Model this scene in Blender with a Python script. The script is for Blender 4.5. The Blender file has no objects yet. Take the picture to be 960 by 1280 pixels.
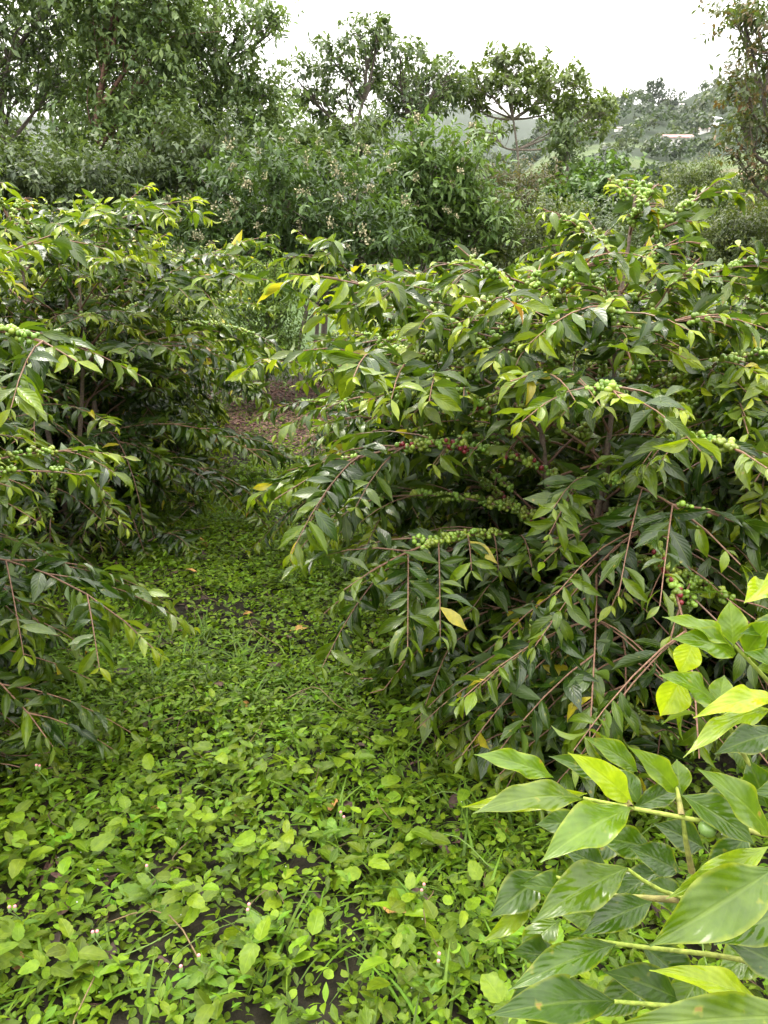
import bpy, math, random
import numpy as np

rng = np.random.default_rng(11)
random.seed(11)
R = math.radians
scene = bpy.context.scene
COL = scene.collection

# ------------------------------------------------------------------ camera
EYE = np.array([0.0, 0.0, 1.55])
PITCH = R(15.0)
F = 961.0
cp, sp = math.cos(PITCH), math.sin(PITCH)


def at(px, py, Y):
    """World point seen at photo pixel (px, py), Y metres ahead."""
    u = (px - 480.0) / F
    v = (640.0 - py) / F
    d = np.array([u, cp + v * sp, -sp + v * cp])
    return EYE + d * (Y / d[1])


def to_px(P):
    d = np.asarray(P) - EYE
    z = d[..., 1] * cp - d[..., 2] * sp
    v = d[..., 1] * sp + d[..., 2] * cp
    return 480 + F * d[..., 0] / z, 640 - F * v / z, z


# ------------------------------------------------------------------ terrain
def bumps(x, y):
    return (0.018 * np.sin(2.1 * x + 0.7 * y + 1) + 0.015 * np.sin(1.3 * y - 1.1 * x)
            + 0.010 * np.sin(4.7 * x - 2.9 * y + 2) + 0.008 * np.sin(6.1 * y + 3.3 * x))


RT_A = [-1.5, -0.3, 0.0, 0.08, 0.15, 0.21, 0.27, 0.33, 0.40, 0.5, 1.6]
RT_V = [0.09, 0.09, 0.12, 0.15, 0.180, 0.212, 0.226, 0.235, 0.250, 0.262, 0.27]


def ground_z(x, y):
    x = np.asarray(x, float)
    y = np.asarray(y, float)
    near = 0.03 * np.clip(y - 8, 0, 8)
    dip = np.interp(y, [16, 26, 45, 70], [0.0, -0.5, -2.2, 2.6])
    a = x / np.maximum(y, 1.0)
    rt = np.interp(a, RT_A, RT_V)
    rt = rt + 0.006 * np.sin(a * 31) + 0.004 * np.sin(a * 67 + 1)
    s = np.clip((y - 70) / 450.0, 0, 1)
    tan = 0.03 + (rt - 0.03) * s ** 0.55
    hill = 1.55 + y * tan + 2.0 * np.sin(x * .05 + y * .031) * s + 1.2 * np.sin(x * .11 - y * .07) * s
    back = np.clip((y - 520) / 400.0, 0, 1)
    hill = np.where(y > 520, (1.55 + 520 * rt) * (1 - 0.85 * back * back * (3 - 2 * back)), hill)
    # far blue ridge
    fr = 1.55 + 2100 * (0.205 + 0.012 * np.sin(a * 9 + .6) + 0.006 * np.sin(a * 27))
    t = np.clip((y - 1000) / 1100.0, 0, 1)
    tt = t * t * (3 - 2 * t)
    hill = np.where(y > 1000, hill * (1 - tt) + fr * tt, hill)
    w = np.clip((y - 62) / 10.0, 0, 1)
    low = near + dip
    return low * (1 - w) + hill * w + bumps(x, y) * np.clip(1.2 - y / 25.0, 0, 1)


def field_mask(x, y):
    """0 wooded ... 1 open pasture on the far hillside."""
    n = (np.sin(x * .031 + 1.3 * np.sin(y * .017)) + np.sin(y * .043 + 1.7 * np.sin(x * .021 + 2))
         + .6 * np.sin(x * .083 + y * .067 + 1) + .5 * np.sin(x * .15 - y * .11))
    return np.clip((n - 0.10) * 1.6, 0, 1) * np.clip((430 - y) / 90.0, 0, 1)


def nz(v):
    return v / np.maximum(np.linalg.norm(v, axis=-1, keepdims=True), 1e-9)


# ------------------------------------------------------------------ mesh helpers
class Acc:
    def __init__(s):
        s.V, s.F, s.U, s.C, s.n = [], [], [], [], 0

    def add(s, V, Fc, U=None, C=None):
        V = np.asarray(V, float)
        s.V.append(V)
        s.F.append(np.asarray(Fc, int) + s.n)
        s.U.append(np.zeros((len(V), 2)) if U is None else U)
        s.C.append(np.ones((len(V), 3)) * .5 if C is None else (np.broadcast_to(np.asarray(C, float), (len(V), 3))))
        s.n += len(V)

    def mesh(s, name):
        V = np.concatenate(s.V)
        Fc = np.concatenate(s.F)
        U = np.concatenate(s.U)
        C = np.concatenate(s.C)
        me = bpy.data.meshes.new(name)
        nv, nf = len(V), len(Fc)
        me.vertices.add(nv)
        me.vertices.foreach_set('co', V.astype(np.float32).ravel())
        me.loops.add(nf * 4)
        me.loops.foreach_set('vertex_index', Fc.astype(np.int32).ravel())
        me.polygons.add(nf)
        me.polygons.foreach_set('loop_start', np.arange(0, nf * 4, 4, dtype=np.int32))
        me.polygons.foreach_set('use_smooth', np.ones(nf, bool))
        uv = me.uv_layers.new(name='UVMap')
        uv.data.foreach_set('uv', U[Fc.ravel()].astype(np.float32).ravel())
        at_ = me.attributes.new('tint', 'FLOAT_COLOR', 'POINT')
        at_.data.foreach_set('color', np.concatenate([C, np.ones((nv, 1))], 1).astype(np.float32).ravel())
        me.update(calc_edges=True)
        return me

    def obj(s, name, mat, parent=None, local=True):
        if s.n == 0:
            return None
        if parent is not None and local:
            loc = root_of_loc(parent)
            s.V = [v - loc for v in s.V]
        me = s.mesh(name)
        me.materials.append(mat)
        o = bpy.data.objects.new(name, me)
        COL.objects.link(o)
        if parent is not None:
            o.parent = parent
        return o


def root_of_loc(o):
    loc = np.zeros(3)
    while o is not None:
        loc = loc + np.array(o.location)
        o = o.parent
    return loc


def tag(o, label=None, cat=None, group=None, kind=None):
    if label:
        o['label'] = label
    if cat:
        o['category'] = cat
    if group:
        o['group'] = group
    if kind:
        o['kind'] = kind
    return o


def empty(name, loc):
    o = bpy.data.objects.new(name, None)
    o.empty_display_size = .1
    o.location = tuple(float(v) for v in loc)
    COL.objects.link(o)
    return o


def tube(path, rad, sides=5):
    P = np.asarray(path, float)
    n = len(P)
    rad = np.broadcast_to(np.asarray(rad, float), (n,))
    T = nz(np.gradient(P, axis=0))
    ref = np.array([.31, .22, .11]) if abs(T[0][2]) > .7 else np.array([.02, .05, 1.0])
    S = nz(np.cross(T, ref))
    W = np.cross(S, T)
    a = np.linspace(0, 2 * np.pi, sides, endpoint=False)
    V = P[:, None] + rad[:, None, None] * (np.cos(a)[None, :, None] * S[:, None] + np.sin(a)[None, :, None] * W[:, None])
    i = np.arange(n - 1)[:, None] * sides
    j = np.arange(sides)[None]
    k = (j + 1) % sides
    Fc = np.stack([i + j, i + k, i + sides + k, i + sides + j], -1).reshape(-1, 4)
    L = np.concatenate([[0], np.cumsum(np.linalg.norm(np.diff(P, axis=0), axis=1))])
    U = np.stack([np.repeat(L, sides), np.tile(a / 6.283, n)], -1)
    return V.reshape(-1, 3), Fc, U


# quad sphere with 26 points
def quad_sphere(k=2):
    pts, idx, faces = [], {}, []
    def vid(p):
        key = tuple(np.round(p, 5))
        if key not in idx:
            idx[key] = len(pts)
            pts.append(np.array(p) / np.linalg.norm(p))
        return idx[key]
    g = np.linspace(-1, 1, k + 1)
    for ax in range(3):
        for sgn in (-1, 1):
            for i in range(k):
                for j in range(k):
                    q = []
                    for (di, dj) in ((0, 0), (1, 0), (1, 1), (0, 1)):
                        p = [0, 0, 0]
                        p[ax] = sgn
                        p[(ax + 1) % 3] = g[i + di]
                        p[(ax + 2) % 3] = g[j + dj]
                        q.append(vid(p))
                    faces.append(q if sgn > 0 else q[::-1])
    return np.array(pts), np.array(faces)


SPH = quad_sphere(2)
SPH4 = quad_sphere(4)


def spheres(P, r, C, tmpl=SPH, squash=None, noise=0):
    P = np.asarray(P, float)
    N = len(P)
    V0, F0 = tmpl
    K = len(V0)
    sc = np.ones(3) if squash is None else np.asarray(squash)
    V = P[:, None] + (np.asarray(r).reshape(-1, 1, 1) * (V0 * sc)[None])
    Fc = (F0[None] + (np.arange(N) * K)[:, None, None]).reshape(-1, 4)
    return V.reshape(-1, 3), Fc, np.zeros((N * K, 2)), np.repeat(np.asarray(C, float), K, axis=0)


def shape_w(u, kind):
    if kind == 'coffee':
        return np.maximum(np.sin(np.pi * u ** .92) ** 1.28, .03)
    if kind == 'ovate':
        w = u ** .45 * (1 - u) ** .75
        return np.maximum(w / w.max(), .04)
    if kind == 'round':
        w = np.sqrt(np.clip(1 - (2 * u - 1) ** 2, 0, 1))
        return np.maximum(w, .25)
    if kind == 'grass':
        return np.maximum((1 - u) ** .6, .05)
    if kind == 'oblanceolate':
        w = u ** .9 * (1 - u) ** .5
        return np.maximum(w / w.max(), .05)
    w = np.sin(np.pi * u)
    return np.maximum(w, .06)


def leaves(P, A, Nn, L, W, bend, fold, wave, C, nu=5, nv=2, kind='coffee', serr=0.0):
    """Batch of leaf blades: base P, axis A, upper side Nn, length, full width, droop angle, V-fold, edge wave."""
    P, A, Nn, C = (np.asarray(q, float) for q in (P, A, Nn, C))
    n = len(P)
    f = lambda q: np.broadcast_to(np.asarray(q, float), (n,))[:, None]
    L, W, bend, fold, wave = f(L), f(W), f(bend), f(fold), f(wave)
    A = nz(A)
    Nn = nz(Nn - (Nn * A).sum(-1, keepdims=True) * A)
    B = np.cross(Nn, A)
    u1 = np.linspace(0, 1, nu + 1)
    v1 = np.linspace(-1, 1, nv + 1)
    w1 = shape_w(np.clip(u1, 1e-4, 1 - 1e-4), kind)
    uu, vv = np.meshgrid(u1, v1, indexing='ij')
    ww = np.repeat(w1[:, None], nv + 1, 1)
    if serr:
        ww = ww * (1 - serr * (np.arange(nu + 1) % 2)[:, None] * (np.abs(vv) > .9))
    u, v, w = uu.ravel()[None], vv.ravel()[None], ww.ravel()[None]
    b = np.where(np.abs(bend) < .02, .02, bend)
    th = u * b
    x = L * np.sin(th) / b
    z = -L * (1 - np.cos(th)) / b
    y = v * w * W * .5
    off = np.abs(y) * fold + wave * L * np.sin(u * 15 + rng.uniform(0, 6.28, (n, 1)) + (v > 0) * 1.7) * v * v * w
    y = y * np.cos(np.arctan(fold))
    x = x + off * np.sin(th)
    z = z + off * np.cos(th)
    V = P[:, None] + x[..., None] * A[:, None] + y[..., None] * B[:, None] + z[..., None] * Nn[:, None]
    K = (nu + 1) * (nv + 1)
    i = np.arange(nu)[:, None] * (nv + 1)
    j = np.arange(nv)[None]
    F0 = np.stack([i + j, i + nv + 1 + j, i + nv + 2 + j, i + 1 + j], -1).reshape(-1, 4)
    Fc = (F0[None] + (np.arange(n) * K)[:, None, None]).reshape(-1, 4)
    U = np.tile(np.stack([uu.ravel(), vv.ravel() * .5 + .5], -1), (n, 1))
    return V.reshape(-1, 3), Fc, U, np.repeat(C, K, axis=0)


# ------------------------------------------------------------------ materials
class NT:
    def __init__(s, name):
        s.m = bpy.data.materials.new(name)
        s.m.use_nodes = True
        s.t = s.m.node_tree
        s.t.nodes.clear()
        s.out = s.t.nodes.new('ShaderNodeOutputMaterial')

    def n(s, typ, **kw):
        nd = s.t.nodes.new(typ)
        for k, v in kw.items():
            setattr(nd, k, v)
        return nd

    def l(s, a, b):
        s.t.links.new(a, b)

    def math(s, op, a, b=None, c=None):
        nd = s.n('ShaderNodeMath', operation=op)
        for i, q in enumerate((a, b, c)):
            if q is None:
                continue
            if isinstance(q, (int, float)):
                nd.inputs[i].default_value = q
            else:
                s.l(q, nd.inputs[i])
        return nd.outputs[0]

    def mix(s, f, a, b, blend='MIX'):
        nd = s.n('ShaderNodeMix', data_type='RGBA', blend_type=blend)
        for sock, q in ((nd.inputs[0], f), (nd.inputs[6], a), (nd.inputs[7], b)):
            if isinstance(q, (int, float)):
                sock.default_value = q
            elif isinstance(q, tuple):
                sock.default_value = (*q, 1)
            else:
                s.l(q, sock)
        return nd.outputs[2]

    def ramp(s, v, lo, hi):
        nd = s.n('ShaderNodeMapRange', clamp=True)
        nd.inputs[1].default_value, nd.inputs[2].default_value = lo, hi
        s.l(v, nd.inputs[0])
        return nd.outputs[0]

    def noise(s, scale, detail=3, coord=None):
        nd = s.n('ShaderNodeTexNoise')
        nd.inputs['Scale'].default_value = scale
        nd.inputs['Detail'].default_value = detail
        if coord is not None:
            s.l(coord, nd.inputs['Vector'])
        return nd.outputs[0]


def leaf_mat(name, rough=.35, spec=.5, trans=.3, veins=.35, rib=.5, rim=0.0, nside=8.0, mottle=60.0, spots=0):
    t = NT(name)
    tint = t.n('ShaderNodeAttribute', attribute_name='tint').outputs['Color']
    uvn = t.n('ShaderNodeUVMap')
    sep = t.n('ShaderNodeSeparateXYZ')
    t.l(uvn.outputs[0], sep.inputs[0])
    u, v = sep.outputs[0], sep.outputs[1]
    av = t.math('ABSOLUTE', t.math('MULTIPLY_ADD', v, 2.0, -1.0))       # 0 midrib .. 1 edge
    geo = t.n('ShaderNodeNewGeometry')
    co = t.n('ShaderNodeTexCoord').outputs['Object']
    nn = t.noise(mottle, 3, co)
    col = t.mix(t.ramp(nn, .3, .75), t.mix(1.0, tint, (.74, .78, .8), 'MULTIPLY'), t.mix(1.0, tint, (1.24, 1.16, .95), 'MULTIPLY'))
    ribm = t.math('SUBTRACT', 1.0, t.ramp(av, .03, .10))
    side = t.math('SINE', t.math('MULTIPLY', t.math('MULTIPLY_ADD', av, -.32, u), nside * 6.283))
    sidem = t.math('MULTIPLY', t.ramp(side, .88, 1.0), .16)
    vm = t.math('MULTIPLY', t.math('MAXIMUM', ribm, sidem), rib)
    pale = t.mix(.5, tint, (.30, .40, .06))
    col = t.mix(vm, col, pale)
    if rim:
        rm = t.math('MULTIPLY', t.ramp(t.math('ADD', av, t.math('MULTIPLY', nn, .3)), .98, 1.2), rim)
        col = t.mix(rm, col, (.40, .42, .02))
    under = t.mix(.3, tint, (.09, .135, .03))
    col = t.mix(t.math('MULTIPLY', geo.outputs['Backfacing'], .8), col, under)
    if spots:
        sn = t.noise(spots, 2, co)
        col = t.mix(t.ramp(sn, .735, .76), col, (.16, .095, .03))
        col = t.mix(t.math('MULTIPLY', t.ramp(sn, .66, .74), .35), col, (.30, .28, .03))
    bs = t.n('ShaderNodeBsdfPrincipled')
    t.l(col, bs.inputs['Base Color'])
    rr = t.math('MULTIPLY_ADD', t.noise(23.0, 2, co), .25, rough - .12)
    t.l(t.math('MULTIPLY_ADD', geo.outputs['Backfacing'], .25, rr), bs.inputs['Roughness'])
    bs.inputs['Specular IOR Level'].default_value = spec
    if veins:
        h = t.math('MULTIPLY_ADD', ribm, -1.2, t.math('MULTIPLY', side, .22))
        h = t.math('ADD', h, t.math('MULTIPLY', nn, .6))
        bp = t.n('ShaderNodeBump')
        bp.inputs['Strength'].default_value = veins
        bp.inputs['Distance'].default_value = .004
        t.l(h, bp.inputs['Height'])
        t.l(bp.outputs[0], bs.inputs['Normal'])
    tr = t.n('ShaderNodeBsdfTranslucent')
    t.l(t.mix(1.0, col, (1.9, 1.9, .7), 'MULTIPLY'), tr.inputs[0])
    ms = t.n('ShaderNodeMixShader')
    ms.inputs[0].default_value = trans
    t.l(bs.outputs[0], ms.inputs[1])
    t.l(tr.outputs[0], ms.inputs[2])
    t.l(ms.outputs[0], t.out.inputs[0])
    return t.m


def tint_mat(name, rough=.8, spec=.3, scale=40.0, var=.35, bump=.3, dist=.01):
    t = NT(name)
    tint = t.n('ShaderNodeAttribute', attribute_name='tint').outputs['Color']
    co = t.n('ShaderNodeTexCoord').outputs['Object']
    n1 = t.noise(scale, 5, co)
    k = t.ramp(n1, .3, .7)
    col = t.mix(k, t.mix(1.0, tint, (1 - var, 1 - var, 1 - var), 'MULTIPLY'), t.mix(1.0, tint, (1 + var, 1 + var, 1 + var), 'MULTIPLY'))
    bs = t.n('ShaderNodeBsdfPrincipled')
    t.l(col, bs.inputs['Base Color'])
    bs.inputs['Roughness'].default_value = rough
    bs.inputs['Specular IOR Level'].default_value = spec
    bp = t.n('ShaderNodeBump')
    bp.inputs['Strength'].default_value = bump
    bp.inputs['Distance'].default_value = dist
    t.l(n1, bp.inputs['Height'])
    t.l(bp.outputs[0], bs.inputs['Normal'])
    t.l(bs.outputs[0], t.out.inputs[0])
    return t.m


def land_mat():
    t = NT('land')
    tint = t.n('ShaderNodeAttribute', attribute_name='tint').outputs['Color']
    pos = t.n('ShaderNodeNewGeometry').outputs['Position']
    fine = t.noise(26.0, 8, pos)
    mid = t.noise(2.3, 6, pos)
    big = t.noise(.11, 5, pos)
    col = t.mix(t.ramp(fine, .35, .7), t.mix(1.0, tint, (.45, .42, .40), 'MULTIPLY'), t.mix(1.0, tint, (1.5, 1.45, 1.4), 'MULTIPLY'))
    col = t.mix(t.ramp(mid, .3, .7), t.mix(1.0, col, (.7, .72, .75), 'MULTIPLY'), col)
    col = t.mix(t.ramp(big, .3, .75), t.mix(1.0, col, (.75, .78, .8), 'MULTIPLY'), t.mix(1.0, col, (1.2, 1.2, 1.1), 'MULTIPLY'))
    bs = t.n('ShaderNodeBsdfPrincipled')
    t.l(col, bs.inputs['Base Color'])
    bs.inputs['Roughness'].default_value = .9
    bs.inputs['Specular IOR Level'].default_value = .25
    bp = t.n('ShaderNodeBump')
    bp.inputs['Strength'].default_value = .7
    bp.inputs['Distance'].default_value = .03
    t.l(fine, bp.inputs['Height'])
    t.l(bp.outputs[0], bs.inputs['Normal'])
    t.l(bs.outputs[0], t.out.inputs[0])
    return t.m


M_COFFEE = leaf_mat('coffee_leaf', rough=.21, spec=.5, trans=.3, veins=.28, rib=.28, spots=42.0)
M_SAPLING = leaf_mat('young_coffee_leaf', rough=.20, spec=.5, trans=.38, veins=.2, rib=.28, rim=.36, nside=8, spots=55.0)
M_WEED = leaf_mat('weed_leaf', rough=.45, spec=.25, trans=.34, veins=.25, rib=.25, nside=4)
M_TREE = leaf_mat('tree_leaf', rough=.48, spec=.4, trans=.25, veins=0, rib=.15, mottle=9)
M_BARK = tint_mat('bark', .85, .25, 30, .45, .6, .01)
M_TWIG = tint_mat('coffee_bark', .7, .35, 120, .4, .5, .003)
M_BERRY = tint_mat('coffee_cherry', .28, .5, 60, .12, .05, .001)
M_PETAL = tint_mat('petal', .7, .3, 50, .1, .05, .002)
M_DEAD = tint_mat('dead_leaf', .75, .35, 60, .45, .5, .004)
M_PLASTER = tint_mat('plaster', .85, .3, 1.5, .12, .1, .01)
M_ROOF = tint_mat('sheet_roof', .6, .4, .8, .25, .1, .01)
M_LAND = land_mat()
M_DEW = tint_mat('dew', .05, .8, 5, .02, 0, .001)

# palettes (linear albedo)
DARK = np.array([.012, .031, .004])
MATURE = np.array([.026, .062, .005])
MID = np.array([.104, .172, .006])
FRESH = np.array([.31, .375, .010])
YELLOW = np.array([.50, .42, .035])
OCHRE = np.array([.34, .17, .03])
TWIG_C = np.array([.155, .085, .055])
STEM_C = np.array([.20, .15, .115])

# ------------------------------------------------------------------ ground sheet
def make_ground():
    ys = np.concatenate([np.linspace(-12, 0, 25)[:-1], np.arange(0, 14, .11), np.geomspace(14, 70, 70)[:-1],
                         np.geomspace(70, 520, 150)[:-1], np.geomspace(520, 3000, 60)])
    aa = np.linspace(-1.5, 1.5, 221)
    Yg, Ag = np.meshgrid(ys, aa, indexing='ij')
    Xg = Ag * (np.abs(Yg) + 7)
    Z = ground_z(Xg, Yg)
    soil = np.array([.022, .018, .010])
    grassy = np.array([.055, .10, .025])
    forest = np.array([.020, .038, .014])
    past = np.array([.085, .125, .040])
    earth = np.array([.14, .10, .07])
    C = np.empty(Xg.shape + (3,))
    C[:] = soil
    k = np.clip((Yg - 15) / 6, 0, 1)[..., None]
    pk = (np.clip((Yg - 8) / 1.0, 0, 1) * np.clip((15 - Yg), 0, 1))[..., None]
    C = C * (1 - pk) + np.array([.085, .050, .040]) * pk
    C = C * (1 - k) + grassy * k
    m = (field_mask(Xg, Yg) * np.clip((Xg / np.maximum(Yg, 1) + .02) * 12, 0, 1))[..., None]
    far = forest * (1 - m) + past * m
    e = np.clip((np.sin(Xg * .09 + Yg * .05) + np.sin(Yg * .13 - Xg * .06 + 2) - 1.75) * 4, 0, 1)[..., None] * m
    far = far * (1 - e * .7) + earth * e * .7
    kk = np.clip((Yg - 60) / 20, 0, 1)[..., None]
    C = C * (1 - kk) + far * kk
    n1, n2 = Xg.shape
    i = np.arange(n1 - 1)[:, None] * n2
    j = np.arange(n2 - 1)[None]
    Fc = np.stack([i + j, i + j + 1, i + n2 + j + 1, i + n2 + j], -1).reshape(-1, 4)
    a = Acc()
    a.add(np.stack([Xg, Yg, Z], -1).reshape(-1, 3), Fc, None, C.reshape(-1, 3))
    o = a.obj('ground', M_LAND)
    tag(o, kind='structure')


make_ground()

# ------------------------------------------------------------------ coffee bushes
def twig_leaves(path, s0, step, leafL, rs, flush, age_shade, out):
    """Opposite leaf pairs along a twig path, appended to OUT."""
    seg = np.linalg.norm(np.diff(path, axis=0), axis=1)
    cum = np.concatenate([[0], np.cumsum(seg)])
    Lt = cum[-1]
    s = np.arange(s0 * Lt, Lt, step)
    if len(s) == 0:
        s = np.array([Lt * .9])
    s = np.clip(s + rs.uniform(-.012, .012, len(s)), 0, Lt)
    s[-1] = Lt
    P = np.stack([np.interp(s, cum, path[:, k]) for k in range(3)], -1)
    T = nz(np.stack([np.interp(s, cum, np.gradient(path[:, k], cum)) for k in range(3)], -1))
    up = np.array([0, 0, 1.0])
    hor = np.cross(T, up)
    hl = np.linalg.norm(hor, axis=-1, keepdims=True)
    rnd = nz(rs.normal(size=(len(s), 3)) * [1, 1, .1])
    S = nz(np.where(hl > .25, hor, rnd))
    f = s / Lt
    for sg in (-1, 1):
        n = len(s)
        keep = rs.uniform(size=n) < .93
        fwd = rs.uniform(.35, .8, n) + np.clip((f - .85) * 4, 0, .6)
        dr = rs.uniform(-.2, .65, n)
        A = nz(T * fwd[:, None] + S * sg * .85 + np.array([0, 0, -1.0]) * dr[:, None] + rs.normal(size=(n, 3)) * .3)
        outward = T * [1, 1, 0]
        Nn = up + outward * .35 + rs.normal(size=(n, 3)) * .65
        steep = np.abs(A[:, 2]) > .8
        Nn[steep] = Nn[steep] * .4 + outward[steep] + S[steep] * sg * .3
        L = leafL * rs.uniform(.6, 1.3, n) * (1 - .5 * np.clip((f - .82) / .18, 0, 1))
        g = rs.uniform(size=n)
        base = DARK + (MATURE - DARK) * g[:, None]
        k = np.clip(f * 1.2 - .28 - age_shade + rs.normal(size=n) * .22, 0, 1)[:, None]
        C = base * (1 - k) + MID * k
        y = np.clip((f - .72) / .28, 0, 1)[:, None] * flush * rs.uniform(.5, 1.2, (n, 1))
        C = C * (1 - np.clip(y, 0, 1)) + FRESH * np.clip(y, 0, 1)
        q = rs.uniform(size=n)
        yel = q < .011
        C[yel] = YELLOW * rs.uniform(.6, 1, (yel.sum(), 1)) * .8 + MID * .2
        och = q > .9975
        C[och] = OCHRE
        C = C * rs.uniform(.8, 1.2, (n, 1))
        out.append((P[keep], A[keep], Nn[keep], L[keep], C[keep]))


def bush_data(seed, H, Rad, nst=3, nodes=16, leafL=.114, step=.033, berry=.4, base=(0, 0, 0), twigs=3, keepfn=None, flush=.5,
              spread=.24, lowest=.14, top_light_flush=1.0, leader=1.0):
    rs = np.random.default_rng(seed)
    base = np.array(base, float)
    stems, branches, lv, berries = [], [], [], []
    for si in range(nst):
        az = si * 6.283 / nst + rs.uniform(0, 1.5)
        lean = rs.uniform(.5, 1.2) * spread * (0 if nst == 1 else 1)
        hh = H * rs.uniform(.86, 1.0) if si else H * leader
        if leader > 1 and si == 0:
            lean = .05
        t = np.linspace(0, 1, 12)
        pth = base + np.stack([np.cos(az) * (.06 + lean * t ** 1.2 * hh * .9) + .02 * np.sin(t * 7 + si),
                               np.sin(az) * (.06 + lean * t ** 1.2 * hh * .9) + .02 * np.sin(t * 5 + 2 * si), t * hh], -1)
        stems.append((pth, np.linspace(.021, .006, 12)))
        # crown tip: young upright leaves
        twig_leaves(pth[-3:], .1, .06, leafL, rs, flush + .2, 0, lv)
        a0 = rs.uniform(0, 6.28)
        for k in range(nodes):
            tt = lowest + (.98 - lowest) * (k + rs.uniform(-.3, .3)) / (nodes - 1)
            tt = min(max(tt, .06), .99)
            p0 = np.array([np.interp(tt, t, pth[:, i]) for i in range(3)])
            a0 += 1.571 + rs.normal() * .25
            for half in (0, 1):
                a = a0 + half * math.pi + rs.normal() * .2
                prof = min(1.0, (1 - tt) * (2.6 if leader == 1 or si else 1.9) + (.26 if leader == 1 or si else .16)) * (0.82 + .18 * math.sin(tt * 3))
                L = Rad * prof * rs.uniform(.72, 1.12)
                # branches that cross the inside of the bush are shorter
                c = math.cos(a - az)
                if nst > 1 and c < 0:
                    L *= 1 + .3 * c
                e0 = .35 + .55 * tt + rs.normal() * .12
                drop = rs.uniform(.5, 1.1) * (1.55 if tt < .32 else 1.0) * (1.3 - .65 * tt) * (L / Rad + .35)
                u = np.linspace(0, 1, 9)
                el = e0 - drop * u ** 1.1
                aa = a + rs.normal() * .25 * u
                d = np.stack([np.cos(aa) * np.cos(el), np.sin(aa) * np.cos(el), np.sin(el)], -1)
                bp = p0 + np.concatenate([[np.zeros(3)], np.cumsum((d[1:] + d[:-1]) * .5, 0)]) * L / 8
                gz = ground_z(bp[:, 0], bp[:, 1]) if base[1] > 0 else np.zeros(9)
                low = bp[:, 2] < gz + .09
                bp[:, 2] = np.where(low, gz + .09 + .02 * u, bp[:, 2])
                if keepfn is not None and not keepfn(bp, rs):
                    continue
                tubes = [(bp, np.linspace(.0052, .0020, 9))]
                fl = flush * (1 if rs.uniform() < .55 else .25) + top_light_flush * max(tt - .45, 0)  # upper leaves paler: young flush, plus top light put into the tint
                dk = .55 * (1 - tt) - .05  # lower leaves darker: older growth, plus shade put into the tint
                fruit = rs.uniform() < berry * (1.4 if tt > .42 else .3)
                fruit_twigs = []
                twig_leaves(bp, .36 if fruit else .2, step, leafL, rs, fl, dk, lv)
                for q in range(twigs):
                    ub = rs.uniform(.35 if fruit else .25, .9)
                    i0 = int(ub * 8)
                    tb, Tn = bp[i0], nz(bp[min(i0 + 1, 8)] - bp[i0])
                    sd = nz(np.cross(Tn, [0, 0, 1.0])) * (1 if rs.uniform() < .5 else -1)
                    d0 = nz(Tn * .8 + sd * .8 + np.array([0, 0, rs.uniform(-.1, .35)]))
                    l2 = L * rs.uniform(.22, .42)
                    w = np.linspace(0, 1, 5)[:, None]
                    tp = tb + d0 * l2 * w + np.array([0, 0, -.35]) * l2 * w ** 2
                    tp[:, 2] = np.maximum(tp[:, 2], (ground_z(tp[:, 0], tp[:, 1]) if base[1] > 0 else 0) + .07)
                    tubes.append((tp, np.linspace(.003, .0014, 5)))
                    tf = fruit and q < 2
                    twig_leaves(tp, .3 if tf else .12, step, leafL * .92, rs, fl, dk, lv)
                    if tf:
                        fruit_twigs.append(tp)
                branches.append(tubes)
                if fruit:
                    bl, br, bc = [], [], []
                    s0, s1 = rs.uniform(.15, .4), rs.uniform(.55, .9)
                    red = rs.uniform() < .09 and tt < .7
                    for s in np.arange(s0, s1, .034 / L):
                        pc = np.array([np.interp(s, u, bp[:, i]) for i in range(3)])
                        m = rs.integers(6, 13)
                        o = nz(rs.normal(size=(m, 3)) + [0, 0, .25]) * rs.uniform(.010, .021, (m, 1))
                        bl.append(pc + o)
                        br.append(rs.uniform(.0070, .0108, m))
                        g = np.array([.15, .25, .03]) * rs.uniform(.6, 1.4, (m, 1)) * np.array([rs.uniform(.9, 1.35), 1, 1])
                        if red:
                            g[rs.uniform(size=m) < .16] = np.array([.17, .015, .022])
                        bc.append(g)
                    for tp in fruit_twigs:
                        for s in np.arange(.12, .6, .16):
                            pc = tp[0] * (1 - s) + tp[2] * s if s < .5 else tp[2]
                            m = rs.integers(3, 8)
                            bl.append(pc + nz(rs.normal(size=(m, 3)) + [0, 0, .25]) * rs.uniform(.009, .019, (m, 1)))
                            br.append(rs.uniform(.0065, .0100, m))
                            bc.append(np.array([.16, .26, .03]) * rs.uniform(.6, 1.4, (m, 1)))
                    ks = np.linspace(s0, min(s1 + .01, 1), 6)
                    sleeves = [(np.stack([np.interp(ks, u, bp[:, i]) for i in range(3)], -1), np.linspace(.0056, .0032, 6))]  # sleeve tubes over branch and twigs, put in to link the berries
                    lead = np.linspace(0, s0, 4)
                    if fruit_twigs:
                        i1 = max(s1, .9)
                        ks = np.linspace(min(s0, .25), i1, 8)
                        sleeves = [(np.stack([np.interp(ks, u, bp[:, i]) for i in range(3)], -1), np.linspace(.0056, .0028, 8))]
                        sleeves += [(tp[:4], np.linspace(.0033, .0019, 4)) for tp in fruit_twigs]
                    berries.append((sleeves, np.concatenate(bl), np.concatenate(br), np.concatenate(bc)))
    return rs, stems, branches, lv, berries


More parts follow.
